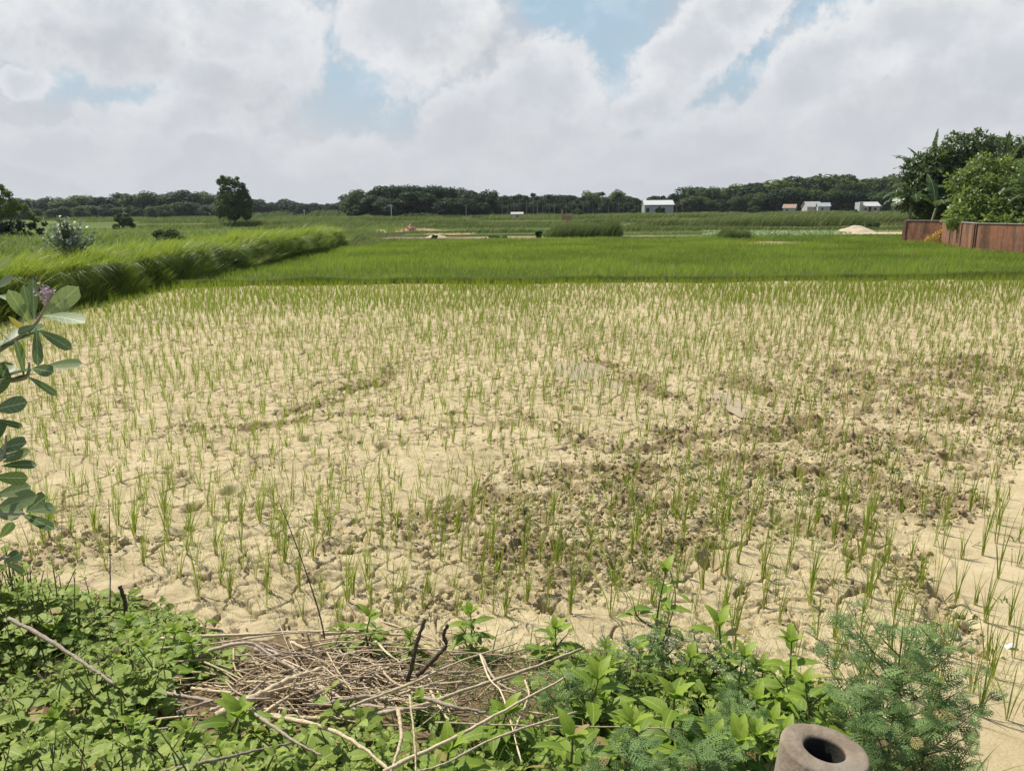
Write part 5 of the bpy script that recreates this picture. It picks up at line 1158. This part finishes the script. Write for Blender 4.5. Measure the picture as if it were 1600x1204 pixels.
# ------------------------------------------------------------------ hollow post
m_, t = mat('post_cement'); pos = t.n.new('ShaderNodeTexCoord').outputs['Object']; n1 = t.noise(pos, 14, 6, .65); n2 = t.noise(pos, 120, 4, .7)
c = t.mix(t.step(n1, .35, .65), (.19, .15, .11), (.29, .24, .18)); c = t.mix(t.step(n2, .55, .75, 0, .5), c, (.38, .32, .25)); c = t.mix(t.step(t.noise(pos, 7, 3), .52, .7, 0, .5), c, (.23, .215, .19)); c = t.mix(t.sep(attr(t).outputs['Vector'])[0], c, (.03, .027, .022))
n2s = t.math('ADD', n2, t.math('MULTIPLY', n1, 1.2)); p = princ(t, c, .9, .2, bump(t, n2s, .55, .004)); t.l.new(p.outputs[0], t.out.inputs[0])
ctr = at_y(1289, 1168, .98); Rp, Ri = .0615, .0280
prof = [(Rp, -.98), (Rp, -.40), (Rp, -.005), (Rp-.0008, -.0018), (Rp-.003, -.0002), (Rp-.008, 0), (.045, .0), (Ri+.006, 0), (Ri+.002, -.002), (Ri, -.006), (Ri, -.85), (.0, -.85)]
ns = 72; mb = MB(); V = []; rr_ = np.random.default_rng(2); th = np.linspace(0, 2*np.pi, ns, endpoint=False)
for (q, z) in prof:
    wob = 1+.010*np.sin(3*th+1)+.005*np.sin(7*th); chip = .0013*fbm(np.cos(th)*6+3, np.sin(th)*6+z*30, 3, 6)
    V += [(q*wob[i]*math.cos(th[i]), q*wob[i]*math.sin(th[i]), z+chip[i]*(q > .03)) for i in range(ns)]
i = np.arange(len(prof)-1)[:, None]*ns; j = np.arange(ns)[None]; j2 = (j+1) % ns
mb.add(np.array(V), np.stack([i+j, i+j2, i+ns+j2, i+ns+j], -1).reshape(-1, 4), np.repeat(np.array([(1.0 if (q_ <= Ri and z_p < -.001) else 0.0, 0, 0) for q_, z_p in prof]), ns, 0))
o = mb.build('hollow_post', m_); o.location = tuple(ctr); o.rotation_euler = (R(-2), R(6), 0)
tag(o, 'round hollow cement post with a dark hole in its top at the bottom right', 'post')
# white scrap on the mud
M_SCRAP = plain('white_scrap', (.70, .70, .68), (.80, .80, .78), .6, 30)
p = on_slope(1575, 1004, .02); mb = MB(); n = 7; X_, Y_ = np.meshgrid(np.linspace(-.045, .045, n), np.linspace(-.02, .02, n)); Z_ = .012*np.sin(X_*70)+.010*np.cos(Y_*120)+.01
i_ = np.arange(n*n).reshape(n, n); q = np.stack([i_[:-1, :-1], i_[:-1, 1:], i_[1:, 1:], i_[1:, :-1]], -1).reshape(-1, 4); mb.add(np.stack([X_, Y_, Z_], -1).reshape(-1, 3), q)
o = mb.build('paper_scrap', M_SCRAP); o.location = (p[0], p[1], float(mudz(np.array([p[0]]), np.array([p[1]]))[0])); o.rotation_euler = (0, 0, -.3); tag(o, 'small crumpled white scrap lying on the mud near the right edge', 'scrap')
# ------------------------------------------------------------------ calotropis leaning in from the left
CALN = leaf_mat('large_calotropis_leaf', (.075, .14, .035), (.29, .37, .15), vein=(.42, .50, .30), trans=.25, rough=.42, spec=.45, nveins=6, fine=60, tcol=(.22, .34, .07))
YLW = leaf_mat('yellowing_leaf', (.45, .38, .06), (.55, .48, .10), trans=.3)
Yc = 1.95; r = np.random.default_rng(77)
basep = np.array([-2.15, 2.0, float(T(-2.15, 2.0))])
root = thing('calotropis_shrub', 'shrub with thick grey-green leaves and pink flower clusters leaning in at the left edge', 'shrub', basep); st = MB(); LV = []
def P3(px, py, Y): return at_y(px, py, Y)-basep
stems = [[(None), (-300, 900, 2.0), (-120, 650, 1.95), (-40, 572, 1.95), (25, 530, 1.95), (56, 505, 1.95), (76, 470, 1.95)],
         [(None), (-260, 950, 1.95), (-120, 760, 1.9), (-30, 605, 1.9), (20, 594, 1.9), (42, 588, 1.9), (46, 566, 1.9)],
         [(None), (-250, 1000, 1.9), (-120, 860, 1.85), (-30, 735, 1.85), (4, 715, 1.85), (10, 680, 1.85)],
         [(None), (-250, 1050, 1.9), (-120, 920, 1.85), (-20, 815, 1.8), (38, 802, 1.8)],
         [(None), (-250, 1100, 1.9), (-90, 950, 1.85), (-10, 880, 1.85), (15, 870, 1.85)],
         [(None), (-260, 700, 2.0), (-120, 520, 2.0), (-20, 430, 2.0)]]
for s_ in stems:
    pts = [np.zeros(3)]+[P3(*q) for q in s_[1:]]; P = smooth_path(pts, 26); tube(st, P, np.linspace(.014, .0025, 26), 7, .6)
    for j in range(5, 17):
        for s in (0, 1):
            b_ = j*1.57+s*pi_; d = norm(np.array([math.cos(b_), math.sin(b_), .4])+.5*norm(P[j+1]-P[j])); LV.append((P[j], d*r.uniform(.07, .11), .5, norm(np.array([0, 0, 1])+r.normal(0, .3, 3)), r.uniform(.1, .8)))
tops = [((47,505),(13,453),17,.7),((54,500),(50,434),14,.45),((66,497),(122,449),25,.95),((47,496),(37,445),12,.4),((67,493),(127,494),12,.25),((56,510),(60,572),13,.15),((60,516),(112,543),16,.35),((37,589),(33,534),10,.3),((43,588),(91,617),8,.15),((50,575),(84,581),17,.15),((68,573),(128,566),17,.8),((58,508),(24,520),11,.2),
        ((-6,618),(6,578),26,.05),((-8,640),(37,628),22,.15),((-8,655),(36,667),10,.1),((-4,704),(33,688),22,.25),((2,728),(58,722),17,.2),((4,722),(44,703),17,.6),((-10,745),(42,748),20,.1),((-8,775),(49,760),22,.85),((-8,796),(54,772),26,.95),((-10,800),(36,800),26,1.0),((40,800),(72,775),26,.1),((42,799),(89,790),20,.9),((34,803),(81,823),9,.1),((7,878),(34,862),18,.15),((9,880),(39,893),12,.2),
        ((-12,424),(16,404),11,.95),((-8,450),(18,432),13,.9),((-4,462),(42,466),16,.2),((-4,690),(-2,650),20,.1),((0,840),(20,818),14,.3),((-14,560),(10,600),20,.15)]
for (b_, e_, w_, tn) in tops:
    Yb = 1.9+r.normal(0, .03); pb = P3(*b_, Yb); pe = P3(*e_, Yb+r.normal(0, .035)); d = pe-pb; L = np.linalg.norm(d)
    view = norm(CAM-basep-pb); sd = np.cross(norm(d), view); nn = norm(view+.5*np.array([0, 0, 1])+sd*r.normal(0, .35))
    LV.append((pb, d, w_*1.2/F*1.9/L/.5 if L > 0 else .5, nn, tn))
for (pb, d, wr, nn, tn) in LV:
    L = np.linalg.norm(d); t_l = leaf(1, np.clip(wr*(.5 if wr != .5 else 1), .24, .68), 'obovate', 9, .16, r.uniform(0, .35), 0, 0); mb = MB(); scatter(mb, t_l, basis(norm(d)[None], nn[None]), [pb], [L], [tn]); mb.build('leaf', CALN, root)
mb = MB(); pb = P3(13, 494, 1.93); pe = P3(45, 522, 1.93); scatter(mb, leaf(1, .2, 'lance', 8, .3, .5), basis(norm(pe-pb)[None], norm(CAM-basep-pb)[None]), [pb], [np.linalg.norm(pe-pb)], [.6]); mb.build('yellow_leaf', YLW, root)
st.build('stems', bark_mat('calotropis_stem', (.20, .18, .12), (.34, .31, .22), 60, (1, 1, 1)), root)
M_PNK = plain('pink_petals', (.50, .30, .40), (.78, .66, .70), .6, 120)
petal = leaf(1, .6, 'ovate', 3, .3, -.5)
for (px, py, k_) in ((74, 462, 22), (92, 461, 15), (66, 452, 6)):
    mb = MB(); c_ = P3(px, py, 1.92); 
    for q in range(k_):
        o_ = c_+r.normal(0, .009, 3); ax = norm(o_-c_+np.array([0, -.004, .012])); tube(mb, [c_-np.array([0, 0, .02]), o_], .0008, 3, .5, False)
        for s in range(5):
            v = norm(np.cross(ax, rand_unit(1)[0])+ax*.4); scatter(mb, petal, basis(v[None], ax[None]), [o_], [.0075], [.5])
    mb.build('flower_cluster', M_PNK, root)
# ------------------------------------------------------------------ damp air
def add_haze():
    mb = MB(); box(mb, (0, 700, 22.5), (3400, 1800, 51)); m_ = bpy.data.materials.new('damp_air'); m_.use_nodes = True; t = NT(m_.node_tree)
    for n in list(t.n): t.n.remove(n)
    o_ = t.n.new('ShaderNodeOutputMaterial'); v = t.n.new('ShaderNodeVolumePrincipled'); v.inputs['Color'].default_value = (.80, .88, 1.0, 1); v.inputs['Density'].default_value = HAZE; v.inputs['Anisotropy'].default_value = .2
    t.l.new(v.outputs[0], o_.inputs['Volume']); tag(mb.build('haze', m_, smooth=False), kind='stuff')
HAZE = 0.00012
if HAZE: add_haze()
print('objects', len(bpy.data.objects), 'polys', sum(len(o.data.polygons) for o in bpy.data.objects if o.type == 'MESH'))
